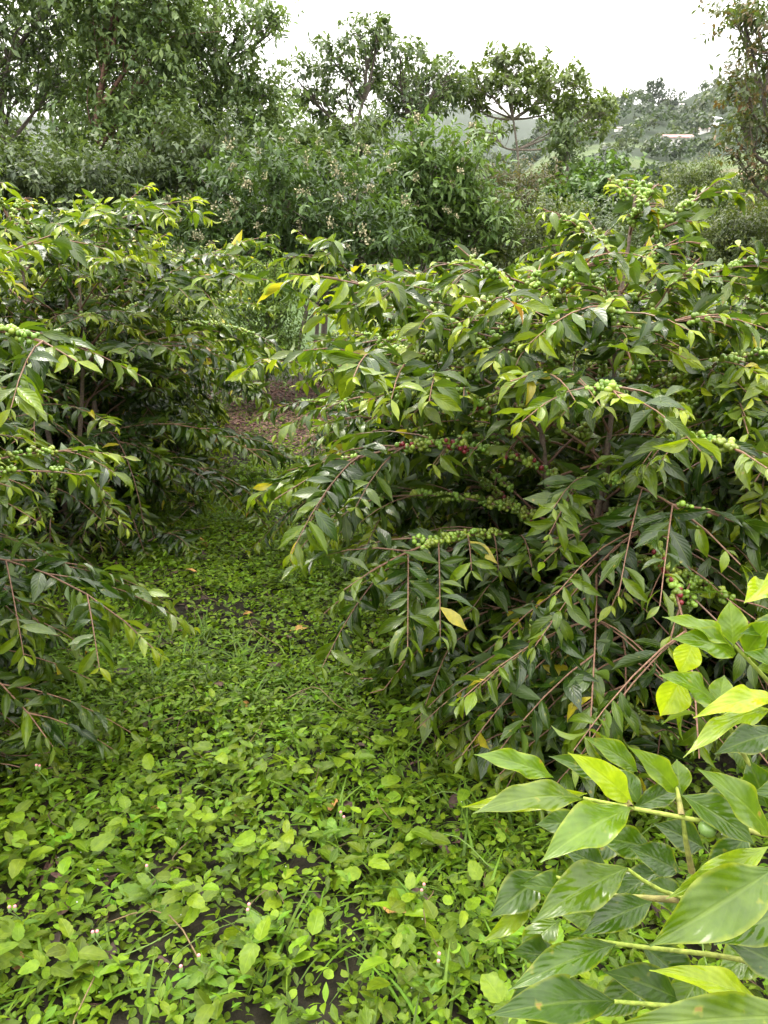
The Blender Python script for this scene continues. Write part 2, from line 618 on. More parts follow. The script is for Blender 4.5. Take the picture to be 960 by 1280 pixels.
def make_bush(label, pos, seed, H, Rad, nu=6, nv=4, parts=True, keepleaf=None, name='coffee_bush', group=None, world=True, thin=.78, **kw):
    pos = np.array([pos[0], pos[1], float(ground_z(pos[0], pos[1])) if world else 0.0])
    root = empty(name, pos)
    tag(root, label, 'coffee bush', group)
    rs, stems, branches, lv, berries = bush_data(seed, H, Rad, base=pos, **kw)
    P, A, Nn, L, C = (np.concatenate([q[i] for q in lv]) for i in range(5))
    if parts and berries:
        bq = np.concatenate([q[1][::4] for q in berries])
        mid = P + nz(A) * (L * .5)[:, None]
        near = np.zeros(len(P), bool)
        for i in range(0, len(P), 500):
            d2 = ((mid[i:i + 500, None] - bq[None]) ** 2).sum(-1).min(1)
            near[i:i + 500] = d2 < .085 ** 2
        k = ~(near & (rs.uniform(size=len(P)) < thin))
        P, A, Nn, L, C = P[k], A[k], Nn[k], L[k], C[k]
    if keepleaf is not None:
        k = keepleaf(P, rs)
        P, A, Nn, L, C = P[k], A[k], Nn[k], L[k], C[k]
    n = len(P)
    acc = Acc()
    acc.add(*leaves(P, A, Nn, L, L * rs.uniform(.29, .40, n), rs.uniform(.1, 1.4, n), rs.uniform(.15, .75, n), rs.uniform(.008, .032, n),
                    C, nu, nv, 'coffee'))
    acc.obj('foliage', M_COFFEE, root)
    if parts:
        for p, r in stems:
            a = Acc()
            a.add(*tube(p, r, 7), C=STEM_C * rs.uniform(.7, 1.1))
            a.obj('stem', M_TWIG, root)
        branches.sort(key=lambda b: -np.linalg.norm(b[0][0][-1] - b[0][0][0]))
        for tb in branches[:100]:
            a = Acc()
            c = TWIG_C * rs.uniform(.7, 1.3)
            for p, r in tb:
                a.add(*tube(p, r, 5), C=c)
            a.obj('branch', M_TWIG, root)
        for st_, bp_, br_, bc_ in berries[:100]:
            a = Acc()
            for p, r in st_:
                a.add(*tube(p, r, 5), C=TWIG_C * 1.05)
            a.add(*spheres(bp_, br_, bc_))
            a.obj('berry_cluster', M_BERRY, root)
    else:
        a = Acc()
        for p, r in stems:
            a.add(*tube(p, r, 5), C=STEM_C)
        for tb in branches:
            for p, r in tb[:2]:
                a.add(*tube(p, r, 4), C=TWIG_C)
        a.obj('stem', M_TWIG, root)
        if berries:
            a = Acc()
            for st_, bp_, br_, bc_ in berries:
                a.add(*spheres(bp_, br_, bc_))
            b = a.obj('berries', M_BERRY, root)
            b['kind'] = 'stuff'
    return root, n


def copy_tree(o, parent=None):
    c = o.copy()
    COL.objects.link(c)
    c.parent = parent
    for ch in o.children:
        copy_tree(ch, c)
    return c


# near bush beside the path, with an open hollow showing its stems
def hollowA(P, rs):
    inside = (np.abs(P[:, 0] - .76) < .15) & (P[:, 1] < 2.9) & (P[:, 2] > .28) & (P[:, 2] < .95)
    return ~(inside & (rs.uniform(size=len(P)) < .65))


GR = 'coffee bushes along the path'
nl = []
nl.append(make_bush('large berry-laden coffee bush beside the path, bare stems showing in a dark hollow',
                    (.88, 3.0), 21, 1.64, 1.26, leader=1.2, lowest=.05, nu=7, nv=4, nst=3, nodes=17, twigs=11, keepleaf=hollowA, berry=.85, group=GR)[1])
nl.append(make_bush('coffee bush at the right edge behind the big-leaved young plant, loaded with green berries',
                    (2.05, 3.25), 34, 1.58, 1.2, nst=3, nodes=17, twigs=10, berry=.95, group=GR)[1])
nl.append(make_bush('coffee bush at the left edge nearest the viewer, arching reddish branches hanging over the weeds',
                    (-2.02, 2.5), 45, 1.70, 1.2, lowest=.05, nst=3, nodes=16, twigs=7, berry=.6, group=GR, flush=.5)[1])
nl.append(make_bush('tall coffee bush left of the path behind the weedy gap, bright leaf tips',
                    (-2.08, 5.0), 52, 2.1, 1.38, nu=5, nst=4, nodes=12, twigs=8, berry=.35, leafL=.118, group=GR, flush=.6)[1])
nl.append(make_bush('coffee bush second along the right side of the path, bright leaves leaning over it',
                    (.58, 4.35), 63, 1.70, 1.25, lowest=.07, nu=5, nst=3, nodes=16, twigs=8, berry=.35, group=GR, flush=.7)[1])
print('leaves', nl)

# two models for the bushes further away, then copies
protos = []
for sd, h, r in ((71, 1.75, 1.12), (83, 1.85, 1.15)):
    o, _ = make_bush('x', (0, 0), sd, h, r, nu=4, nv=2, parts=False, nst=3, nodes=14, twigs=8, berry=.25, leafL=.112, flush=.65, world=False)
    protos.append(o)
spots = [
    (.50, 5.8, .96, 'coffee bush third along the right side of the path'),
    (.50, 7.2, .92, 'coffee bush fourth along the right side of the path'),
    (.46, 8.6, .91, 'coffee bush fifth along the right side of the path'),
    (.28, 10.3, .90, 'coffee bush sixth along the right side of the path, beside the brown patch'),
    (.25, 12.0, .9, 'last coffee bush on the right side of the path, below the flowering shrub'),
    (2.2, 4.9, .95, 'coffee bush behind the berry-laden bush at the right edge'),
    (2.0, 6.5, .9, 'coffee bush in the second rank on the right, before the thicket'),
    (1.75, 8.2, .9, 'coffee bush in the second rank on the right, below the flower-speckled shrub'),
    (3.6, 5.6, .92, 'coffee bush in the third rank at the far right edge'),
    (-2.3, 6.6, 1.16, 'coffee bush second along the left side of the path'),
    (-2.55, 8.1, 1.10, 'coffee bush third along the left side of the path'),
    (-2.85, 9.7, 1.0, 'coffee bush fourth along the left side of the path'),
    (-3.7, 4.9, 1.22, 'tall coffee bush at the left edge behind the arching near bush'),
    (-3.85, 6.6, 1.22, 'tall coffee bush at the left edge below the dark trees'),
    (-3.9, 8.6, 1.15, 'coffee bush of the rear left rank below the dark undergrowth'),
    (-5.4, 6.9, 1.2, 'coffee bush outermost of the rear left rank'),
]
used = set()
for i, (x, y, s, lab) in enumerate(spots):
    p = protos[i % 2]
    if i % 2 in used:
        o = copy_tree(p)
    else:
        o = p
        used.add(i % 2)
    o.location = (x, y, float(ground_z(x, y)))
    o.rotation_euler = (0, 0, i * 2.399)
    o.scale = (s * (1.0 + .05 * math.sin(i * 3)),) * 2 + (s,)
    tag(o, lab, 'coffee bush', GR)

# ------------------------------------------------------------------ young coffee plant close to the lens
def hero_plant():
    base = np.array([.62, .80, float(ground_z(.62, .80))])
    root = empty('young_coffee_plant', base)
    tag(root, 'young coffee plant close to the viewer at lower right, large glossy leaves with yellow rims', 'coffee plant')
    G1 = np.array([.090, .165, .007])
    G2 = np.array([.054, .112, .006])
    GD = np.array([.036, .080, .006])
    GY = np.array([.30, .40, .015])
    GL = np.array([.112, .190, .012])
    # (base px, tip px, base Y, tip Y, width px, colour, roll, bend)
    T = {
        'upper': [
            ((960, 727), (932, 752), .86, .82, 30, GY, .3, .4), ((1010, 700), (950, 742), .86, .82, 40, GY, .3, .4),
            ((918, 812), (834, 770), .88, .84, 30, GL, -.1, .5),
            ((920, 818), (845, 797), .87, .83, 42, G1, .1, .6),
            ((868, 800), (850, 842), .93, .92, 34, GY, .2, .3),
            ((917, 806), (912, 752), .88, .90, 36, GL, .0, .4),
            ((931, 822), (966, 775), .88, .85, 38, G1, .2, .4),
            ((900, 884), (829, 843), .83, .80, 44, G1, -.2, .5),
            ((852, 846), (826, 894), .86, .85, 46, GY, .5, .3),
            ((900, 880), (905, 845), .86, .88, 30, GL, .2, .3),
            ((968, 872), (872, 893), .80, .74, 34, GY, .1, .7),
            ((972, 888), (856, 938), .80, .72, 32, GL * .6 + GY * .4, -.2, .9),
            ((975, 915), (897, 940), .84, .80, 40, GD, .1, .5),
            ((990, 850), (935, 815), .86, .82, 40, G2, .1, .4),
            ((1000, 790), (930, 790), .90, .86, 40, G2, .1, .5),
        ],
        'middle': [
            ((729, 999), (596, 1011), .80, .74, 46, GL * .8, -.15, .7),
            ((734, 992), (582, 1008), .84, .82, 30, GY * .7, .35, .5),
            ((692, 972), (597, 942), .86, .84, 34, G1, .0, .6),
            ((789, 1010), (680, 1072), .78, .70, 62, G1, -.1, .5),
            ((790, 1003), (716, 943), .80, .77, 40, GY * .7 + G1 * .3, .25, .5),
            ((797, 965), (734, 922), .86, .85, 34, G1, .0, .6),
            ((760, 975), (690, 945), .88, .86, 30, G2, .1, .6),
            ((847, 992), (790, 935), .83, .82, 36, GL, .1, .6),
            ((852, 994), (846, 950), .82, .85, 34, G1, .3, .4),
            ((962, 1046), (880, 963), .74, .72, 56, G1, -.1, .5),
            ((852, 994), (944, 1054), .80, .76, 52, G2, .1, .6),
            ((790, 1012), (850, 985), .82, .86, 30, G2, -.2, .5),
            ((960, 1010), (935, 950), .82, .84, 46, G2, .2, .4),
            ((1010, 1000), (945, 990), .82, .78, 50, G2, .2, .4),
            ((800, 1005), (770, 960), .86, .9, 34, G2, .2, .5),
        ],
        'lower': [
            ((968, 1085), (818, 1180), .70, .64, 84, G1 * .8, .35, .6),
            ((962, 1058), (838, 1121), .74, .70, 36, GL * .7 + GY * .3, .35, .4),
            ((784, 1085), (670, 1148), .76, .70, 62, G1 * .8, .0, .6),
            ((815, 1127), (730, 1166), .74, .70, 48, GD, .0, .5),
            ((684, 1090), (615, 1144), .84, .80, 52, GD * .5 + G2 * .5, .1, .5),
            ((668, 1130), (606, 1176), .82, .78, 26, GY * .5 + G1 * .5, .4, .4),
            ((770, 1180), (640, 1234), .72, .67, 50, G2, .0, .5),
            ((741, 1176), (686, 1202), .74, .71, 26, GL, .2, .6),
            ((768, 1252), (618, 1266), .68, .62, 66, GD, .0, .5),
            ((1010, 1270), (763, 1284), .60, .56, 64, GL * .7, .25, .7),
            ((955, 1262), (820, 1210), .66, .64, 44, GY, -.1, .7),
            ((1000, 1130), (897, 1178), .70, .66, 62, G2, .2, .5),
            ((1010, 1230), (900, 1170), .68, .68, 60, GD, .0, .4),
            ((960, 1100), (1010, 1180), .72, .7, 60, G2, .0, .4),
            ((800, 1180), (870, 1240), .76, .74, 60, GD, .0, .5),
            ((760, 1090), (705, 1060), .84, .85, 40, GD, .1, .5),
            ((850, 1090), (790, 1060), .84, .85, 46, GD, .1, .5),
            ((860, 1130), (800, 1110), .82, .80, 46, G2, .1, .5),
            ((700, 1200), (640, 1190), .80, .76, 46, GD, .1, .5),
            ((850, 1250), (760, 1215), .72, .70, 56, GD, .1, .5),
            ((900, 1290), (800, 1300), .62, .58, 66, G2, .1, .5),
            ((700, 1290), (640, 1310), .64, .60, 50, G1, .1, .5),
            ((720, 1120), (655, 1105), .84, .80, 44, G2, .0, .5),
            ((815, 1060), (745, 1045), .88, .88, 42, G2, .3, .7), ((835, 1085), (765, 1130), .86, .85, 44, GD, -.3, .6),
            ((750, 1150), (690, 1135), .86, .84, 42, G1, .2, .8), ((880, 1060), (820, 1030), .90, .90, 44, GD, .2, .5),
            ((905, 1090), (850, 1150), .84, .82, 50, G2, -.2, .8), ((935, 1040), (890, 1110), .86, .84, 50, GD, .1, .7),
            ((820, 1215), (740, 1270), .76, .73, 50, G2, .3, .7), ((700, 1150), (650, 1200), .84, .80, 44, G1, -.3, .7),
            ((880, 1210), (830, 1290), .74, .70, 52, G1, .2, .6), ((690, 1230), (632, 1265), .76, .73, 46, GD, .3, .6),
            ((960, 1180), (900, 1225), .74, .72, 56, G1, -.2, .6), ((930, 1000), (875, 1010), .92, .92, 46, GD, .1, .5),
            ((730, 1030), (672, 1030), .94, .93, 36, G2, .2, .6), ((780, 1040), (735, 1075), .92, .9, 36, GD, .1, .6),
        ],
    }
    stems_px = {
        'upper': [[(1040, 960, .86), (1000, 905, .87), (960, 850, .87), (917, 806, .88)], [(985, 1010, .84), (942, 967, .84), (915, 915, .84), (898, 880, .83)],
                  [(1000, 905, .87), (985, 888, .82), (965, 876, .80)]],
        'middle': [[(1030, 1060, .76), (960, 1044, .77), (900, 1030, .78), (852, 1022, .78), (789, 1010, .78), (729, 998, .80)],
                   [(852, 1020, .78), (849, 1000, .80), (846, 985, .82)], [(789, 1010, .78), (775, 990, .82), (762, 974, .86)]],
        'lower': [[(1010, 1110, .74), (930, 1120, .75), (850, 1125, .76), (800, 1100, .76), (784, 1086, .76)],
                  [(1000, 1220, .72), (915, 1196, .72), (840, 1188, .72), (770, 1180, .72), (741, 1175, .74)],
                  [(1020, 1290, .64), (960, 1268, .66), (900, 1262, .67), (768, 1252, .68)],
                  [(865, 1090, .78), (857, 1050, .78), (853, 1018, .78)], [(850, 1125, .76), (760, 1120, .8), (684, 1092, .84)]],
    }
    # main stem, out of the frame to the right
    top = at(1015, 780, .90)
    mid = at(1050, 1080, .78)
    a = Acc()
    tt = np.linspace(0, 1, 14)[:, None]
    path = base * (1 - tt) ** 2 + 2 * tt * (1 - tt) * mid + tt ** 2 * top
    a.add(*tube(path, np.linspace(.012, .004, 14), 8), C=[.13, .13, .06])
    a.obj('stem', M_TWIG, root)
    def on_stem(p):
        return path[np.argmin(np.linalg.norm(path - p, axis=1))]
    for key in T:
        ba = Acc()
        for k, st in enumerate(stems_px[key]):
            p = np.array([at(*q) for q in st])
            if k == 0 or st[0][0] >= 985:
                p = np.concatenate([[on_stem(p[0])], p])
            # smooth resample
            d = np.concatenate([[0], np.cumsum(np.linalg.norm(np.diff(p, axis=0), axis=1))])
            s = np.linspace(0, d[-1], 14)
            q = np.stack([np.interp(s, d, p[:, i]) for i in range(3)], -1)
            q[1:-1] = (q[:-2] + 2 * q[1:-1] + q[2:]) / 4
            w = np.linspace(0, 1, 14)[:, None]
            ba.add(*tube(q, np.linspace(.0042, .0022, 14), 7), C=np.array([.20, .16, .06]) * (1 - w.repeat(7, 1).reshape(-1, 1)) + np.array([.26, .34, .05]) * w.repeat(7, 1).reshape(-1, 1))
        b = ba.obj('branch', M_TWIG, root)
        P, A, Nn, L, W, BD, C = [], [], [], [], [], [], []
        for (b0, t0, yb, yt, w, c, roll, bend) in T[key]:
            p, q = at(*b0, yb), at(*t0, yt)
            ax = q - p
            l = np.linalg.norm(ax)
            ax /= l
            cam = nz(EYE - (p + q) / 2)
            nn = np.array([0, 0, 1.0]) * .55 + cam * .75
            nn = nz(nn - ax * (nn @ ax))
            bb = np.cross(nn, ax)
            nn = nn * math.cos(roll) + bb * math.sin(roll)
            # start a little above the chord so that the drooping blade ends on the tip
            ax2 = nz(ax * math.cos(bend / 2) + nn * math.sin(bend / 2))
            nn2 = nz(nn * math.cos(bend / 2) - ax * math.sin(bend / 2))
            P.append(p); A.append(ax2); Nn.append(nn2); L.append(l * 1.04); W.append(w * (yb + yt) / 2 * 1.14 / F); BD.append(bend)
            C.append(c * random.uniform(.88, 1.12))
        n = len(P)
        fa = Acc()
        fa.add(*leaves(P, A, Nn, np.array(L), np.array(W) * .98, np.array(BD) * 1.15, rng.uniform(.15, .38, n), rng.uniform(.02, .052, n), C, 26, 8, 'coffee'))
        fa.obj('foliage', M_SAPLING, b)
        if key == 'middle':
            ca = Acc()
            ca.add(*spheres([at(884, 1036, .77)], [.0105], [[.12, .20, .05]], SPH4, (1, 1, .9)))
            ca.obj('berry', M_BERRY, b)


hero_plant()

# ------------------------------------------------------------------ ground cover
def clump(x, y, f, s):
    return .5 + .25 * np.sin(x * f + 2 * np.sin(y * f * .7 + s)) + .25 * np.sin(y * f * 1.1 + 2 * np.sin(x * f * .8 + 1.3 * s))


def scatter(n, x0, x1, y0, y1):
    return rng.uniform(x0, x1, n), rng.uniform(y0, y1, n)


def path_x(y):
    return .02 - .112 * (y - 2.4) - .36


def off_path(x, y):
    return np.abs(x - path_x(y))


def jit(C, n, lo=.75, hi=1.25):
    return np.asarray(C) * rng.uniform(lo, hi, (n, 1)) * rng.uniform(.92, 1.08, (n, 3))


def ground_cover():
    up = np.array([0, 0, 1.0])
    # round leaved creeping herb
    a = Acc()
    for (n, y0, y1, k) in ((42000, .7, 3.2, .75), (80000, 3.0, 6.5, .8), (50000, 6.2, 12, 1.0)):
        x, y = scatter(n, -3.2, 2.4, y0, y1)
        d = off_path(x, y)
        keep = (clump(x, y, 3.1, 1) * .9 + clump(x, y, 9.0, 4) * .6 > rng.uniform(.0, .85, n)) & (rng.uniform(size=n) < np.clip(1.75 - d, .15, 1)) & ~((d < 1.0) & (rng.uniform(size=n) < np.clip((y - 7.4 + np.sin(x * 7) * .5) / 1.8, 0, .9)))
        x, y = x[keep], y[keep]
        m = len(x)
        hgt = rng.uniform(.005, .055, m) * (0.5 + clump(x, y, 5, 2))
        P = np.stack([x, y, ground_z(x, y) + hgt], -1)
        az = rng.uniform(0, 6.283, m)
        A = np.stack([np.cos(az), np.sin(az), rng.uniform(-.15, .45, m)], -1)
        N = up + rng.normal(size=(m, 3)) * .62
        L = rng.uniform(.012, .040, m) * k
        C = jit([.125, .208, .010], m, .4, 1.5)
        h2 = m // 2
        a.add(*leaves(P[:h2], A[:h2], N[:h2], L[:h2], L[:h2] * rng.uniform(.8, 1.05, h2), rng.uniform(-.2, .7, h2), rng.uniform(-.1, .4, h2), .015, C[:h2], 4, 2, 'round'))
        h3 = m - h2
        a.add(*leaves(P[h2:], A[h2:], N[h2:], L[h2:] * 1.15, L[h2:] * rng.uniform(.45, .8, h3), rng.uniform(-.1, 1.0, h3), rng.uniform(.0, .5, h3), .015, C[h2:], 4, 2, 'ovate'))
    o = a.obj('ground_cover', M_WEED)
    tag(o, 'low carpet of small round green leaves covering the path', 'ground cover', kind='stuff')
    # pointed small leaves, darker, in little whorls
    a = Acc()
    for (n, y0, y1) in ((9500, .7, 3.0), (9000, 3.0, 6.5), (3600, 6.5, 12)):
        x, y = scatter(n, -3.2, 2.4, y0, y1)
        d = off_path(x, y)
        keep = (clump(x, y, 2.3, 7) > rng.uniform(-.15, .9, n)) & (rng.uniform(size=n) < np.clip(1.9 - d, .1, 1)) & ~((d < 1.0) & (rng.uniform(size=n) < np.clip((y - 7.4 + np.sin(x * 7) * .5) / 1.8, 0, .9)))
        x, y = x[keep], y[keep]
        m = len(x)
        top = rng.uniform(.02, .11, m)
        big = rng.uniform(.55, 1.3, m)
        hue = jit([.085, .155, .006], m, .5, 1.5)
        for q in range(7):
            az = rng.uniform(0, 6.283, m)
            P = np.stack([x + .008 * np.cos(az), y + .008 * np.sin(az), ground_z(x, y) + top * (1 - .11 * q)], -1)
            A = np.stack([np.cos(az), np.sin(az), rng.uniform(.0, .8, m)], -1)
            L = rng.uniform(.024, .048, m) * big
            C = jit(hue, m, .8, 1.2)
            a.add(*leaves(P, A, up + rng.normal(size=(m, 3)) * .3, L, L * rng.uniform(.3, .5, m), rng.uniform(.1, .9, m), .25, .01, C, 4, 2, 'coffee'))
    o = a.obj('small_weeds', M_WEED)
    tag(o, 'small pointed-leaf weeds mixed through the ground cover', 'weeds', kind='stuff')
    # broad light green leaves of the near weeds
    a = Acc()
    n = 520
    x, y = scatter(n, -1.7, 1.1, .75, 2.6)
    extra = rng.uniform(size=n)
    w = np.clip(1.35 - (y - .9) * .6, .1, 1) * np.where(x < .15, 1, .5) * (.35 + clump(x, y, 3.3, 3))
    keep = extra < w
    x, y = x[keep], y[keep]
    m = len(x)
    hh = rng.uniform(.03, .16, m)
    da = Acc()
    for q in range(6):
        az = q * 2.4 + rng.uniform(0, 1.2, m) + x * 7
        r0 = .012
        hz = hh * (1 - .13 * q)
        P = np.stack([x + r0 * np.cos(az), y + r0 * np.sin(az), ground_z(x, y) + hz], -1)
        A = np.stack([np.cos(az), np.sin(az), rng.uniform(.0, .7, m)], -1)
        L = rng.uniform(.032, .076, m)
        C = jit([.128, .205, .010], m, .5, 1.4)
        a.add(*leaves(P, A, up + rng.normal(size=(m, 3)) * .38, L, L * rng.uniform(.42, .75, m), rng.uniform(.2, .9, m), rng.uniform(.05, .3, m), .012, C, 10, 4, 'ovate', serr=.12))
    dk = rng.uniform(size=m) < .55
    da.add(*spheres((P + A / np.linalg.norm(A, axis=1)[:, None] * (L * .45)[:, None] + np.array([0, 0, .003]))[dk], rng.uniform(.0010, .0022, dk.sum()), np.full((dk.sum(), 3), .6)))
    o = da.obj('dew_drops', M_DEW)
    tag(o, 'tiny water drops on the broad weed leaves', 'water drops', kind='stuff')
    o = a.obj('broadleaf_weeds', M_WEED)
    tag(o, 'light green broad toothed leaves crowding the ground nearest the viewer', 'weeds', kind='stuff')
    # grass
    a = Acc()
    for (n, y0, y1, bl) in ((3200, .7, 3.2, 7), (3200, 3.2, 7, 6), (2000, 7, 12, 5)):
        x, y = scatter(n, -3.2, 2.4, y0, y1)
        d = off_path(x, y)
        keep = (clump(x, y, 2.7, 5.5) > rng.uniform(.35, .9, n)) & (rng.uniform(size=n) < np.clip(1.7 - d, .1, 1))
        x, y = x[keep], y[keep]
        m = len(x)
        for q in range(bl):
            az = rng.uniform(0, 6.283, m)
            P = np.stack([x + rng.normal(size=m) * .02, y + rng.normal(size=m) * .02, ground_z(x, y)], -1)
            A = np.stack([np.cos(az) * .7, np.sin(az) * .7, rng.uniform(.3, 1.3, m)], -1)
            N = np.stack([-np.cos(az) * .6, -np.sin(az) * .6, np.full(m, .7)], -1)
            L = rng.uniform(.07, .22, m)
            C = jit([.085, .160, .012], m, .5, 1.45)
            a.add(*leaves(P, A, N, L, rng.uniform(.006, .013, m), rng.uniform(.7, 2.0, m), .3, 0, C, 6, 2, 'grass'))
    o = a.obj('grass', M_WEED)
    tag(o, 'thin green grass blades among the path weeds', 'grass', kind='stuff')
    # reddish dry litter at the far end of the path, and under the bushes
    a = Acc()
    n = 16000
    x, y = scatter(n, -2.6, .3, 7.2, 14.2)
    keep = (off_path(x, y) < 1.0) & (rng.uniform(size=n) < np.clip((y - 7.6 + np.sin(x * 9) * .4) / 2.0, .03, 1))
    x, y = x[keep], y[keep]
    x2, y2 = scatter(6500, -3.2, 2.6, .9, 9)
    k2 = off_path(x2, y2) > .45
    x2, y2 = x2[k2], y2[k2]
    x, y = np.concatenate([x, x2]), np.concatenate([y, y2])
    m = len(x)
    az = rng.uniform(0, 6.283, m)
    P = np.stack([x, y, ground_z(x, y) + rng.uniform(.004, .02, m)], -1)
    A = np.stack([np.cos(az), np.sin(az), rng.uniform(-.05, .35, m) * np.where(y > 9.2, 1.6, .6)], -1)
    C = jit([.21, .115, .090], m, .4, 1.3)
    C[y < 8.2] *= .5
    L = rng.uniform(.03, .12, m)
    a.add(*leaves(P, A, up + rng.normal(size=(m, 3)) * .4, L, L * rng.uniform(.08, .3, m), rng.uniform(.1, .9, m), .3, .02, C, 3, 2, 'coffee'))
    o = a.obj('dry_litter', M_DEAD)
    tag(o, 'reddish brown dry stalks and litter on the bare earth', 'litter', kind='stuff')
    # runners and dead stalks
    a = Acc()
    n = 420
    x, y = scatter(n, -2.2, 1.6, .8, 6.5)
    for k in range(n):
        q = np.linspace(0, 1, 7)[:, None]
        az = rng.uniform(0, 6.28)
        l = rng.uniform(.08, .35)
        p = np.array([x[k], y[k], 0]) + np.array([np.cos(az), np.sin(az), 0]) * l * q + np.array([-np.sin(az), np.cos(az), 0]) * .04 * np.sin(q * rng.uniform(2, 6))
        p[:, 2] = ground_z(p[:, 0], p[:, 1]) + rng.uniform(.01, .05) + rng.uniform(0, .06) * np.sin(q[:, 0] * 3.1)
        a.add(*tube(p, rng.uniform(.0010, .0024), 4), C=np.array([.12, .085, .04]) * rng.uniform(.4, 1.4) if k % 3 else np.array([.10, .16, .03]))
    o = a.obj('runner_stems', M_TWIG)
    tag(o, 'thin runners and dead stalks threading through the weeds', 'stems', kind='stuff')
    # fallen dead leaves
    a = Acc()
    n = 420
    x, y = scatter(n, -2.2, 1.6, .9, 6.5)
    az = rng.uniform(0, 6.283, n)
    P = np.stack([x, y, ground_z(x, y) + rng.uniform(.012, .04, n)], -1)
    A = np.stack([np.cos(az), np.sin(az), rng.uniform(-.1, .3, n)], -1)
    C = jit([.050, .030, .024], n, .5, 1.5)
    q = rng.uniform(size=n) < .12
    C[q] = jit([.36, .20, .06], q.sum())
    L = rng.uniform(.06, .13, n)
    a.add(*leaves(P, A, up + rng.normal(size=(n, 3)) * .45, L, L * rng.uniform(.3, .5, n), rng.uniform(-.6, 1.2, n), rng.uniform(-.2, .7, n), .03, C, 8, 4, 'coffee'))
    o = a.obj('fallen_leaves', M_DEAD)
    tag(o, 'dark wet dead leaves lying among the weeds', 'fallen leaves', kind='stuff')


ground_cover()

# flower-budded weeds that stand out: small things with stem, foliage and bud
def bud_weed(px, py, h, lab, seed):
    rs = np.random.default_rng(seed)
    # where the ground shows at that pixel
    Y = 1.0
    for _ in range(30):
        p = at(px, py, Y)
        Y += (p[2] - float(ground_z(p[0], p[1]))) * .8
    p = at(px, py, Y)
    p[2] = float(ground_z(p[0], p[1]))
    root = empty('flowering_weed', p)
    tag(root, lab, 'weed', 'weeds with pink buds')
    t = np.linspace(0, 1, 7)[:, None]
    tip = np.array([rs.normal() * .03, rs.normal() * .03, h])
    path = p + tip * t + np.array([.02, .01, 0]) * np.sin(t * 3)
    a = Acc()
    a.add(*tube(path, np.linspace(.0022, .0012, 7), 5), C=[.14, .22, .06])
    a.obj('stem', M_TWIG, root)
    n = 7
    az = np.arange(n) * 2.4 + rs.uniform(0, 3)
    s = np.linspace(.08, .62, n)
    P = p + tip * s[:, None]
    A = np.stack([np.cos(az), np.sin(az), rs.uniform(.2, .7, n)], -1)
    L = np.linspace(.10, .05, n)
    a = Acc()
    a.add(*leaves(P, A, np.array([0, 0, 1.0]) + rs.normal(size=(n, 3)) * .2, L, L * .5, rs.uniform(.3, 1, n), .2, .012, jit([.105, .19, .02], n), 10, 4, 'ovate', serr=.15))
    a.obj('foliage', M_WEED, root)
    for k in range(2):
        q = path[-1] + rs.normal(size=3) * [.016, .016, .008] * (k > 0)
        a = Acc()
        a.add(*spheres([q + [0, 0, .006]], [.0045], [[.16, .26, .07]], SPH4, (1, 1, 1.9)))
        a.add(*spheres([q + [0, 0, .0145]], [.0040], [[.62, .24, .26]], SPH4, (1, 1, .9)))
        a.obj('bud', M_PETAL, root)


for i, (px, py, h, lab) in enumerate((
        (60, 1010, .16, 'weed with two pink buds below the drooping coffee branch at the left'),
        (25, 1180, .14, 'weed with pink buds at the lower left edge'),
        (190, 1130, .12, 'weed with pink buds beside dark fallen leaves on the left'),
        (265, 1240, .10, 'weed with pink buds at the bottom, left of the path middle'),
        (330, 1180, .11, 'weed with pink buds in the middle of the broad-leaved patch'),
        (500, 1150, .10, 'weed with pink buds between the broad leaves and the young coffee plant'),
        (560, 1240, .09, 'weed with pink buds at the bottom next to the young coffee plant'),
        (120, 1235, .12, 'weed with pink buds near the bottom left corner'),
        (410, 1060, .10, 'weed with pink buds on the path in front of the large bush'))):
    bud_weed(px, py, h, lab, 300 + i)


# ------------------------------------------------------------------ trees and shrubs
def grid_dir_noise(D, rs):
    r = np.ones(len(D))
    for _ in range(5):
        k = rs.normal(size=3) * 3.2
        r += .12 * np.sin(D @ k + rs.uniform(0, 6.28))
    return r


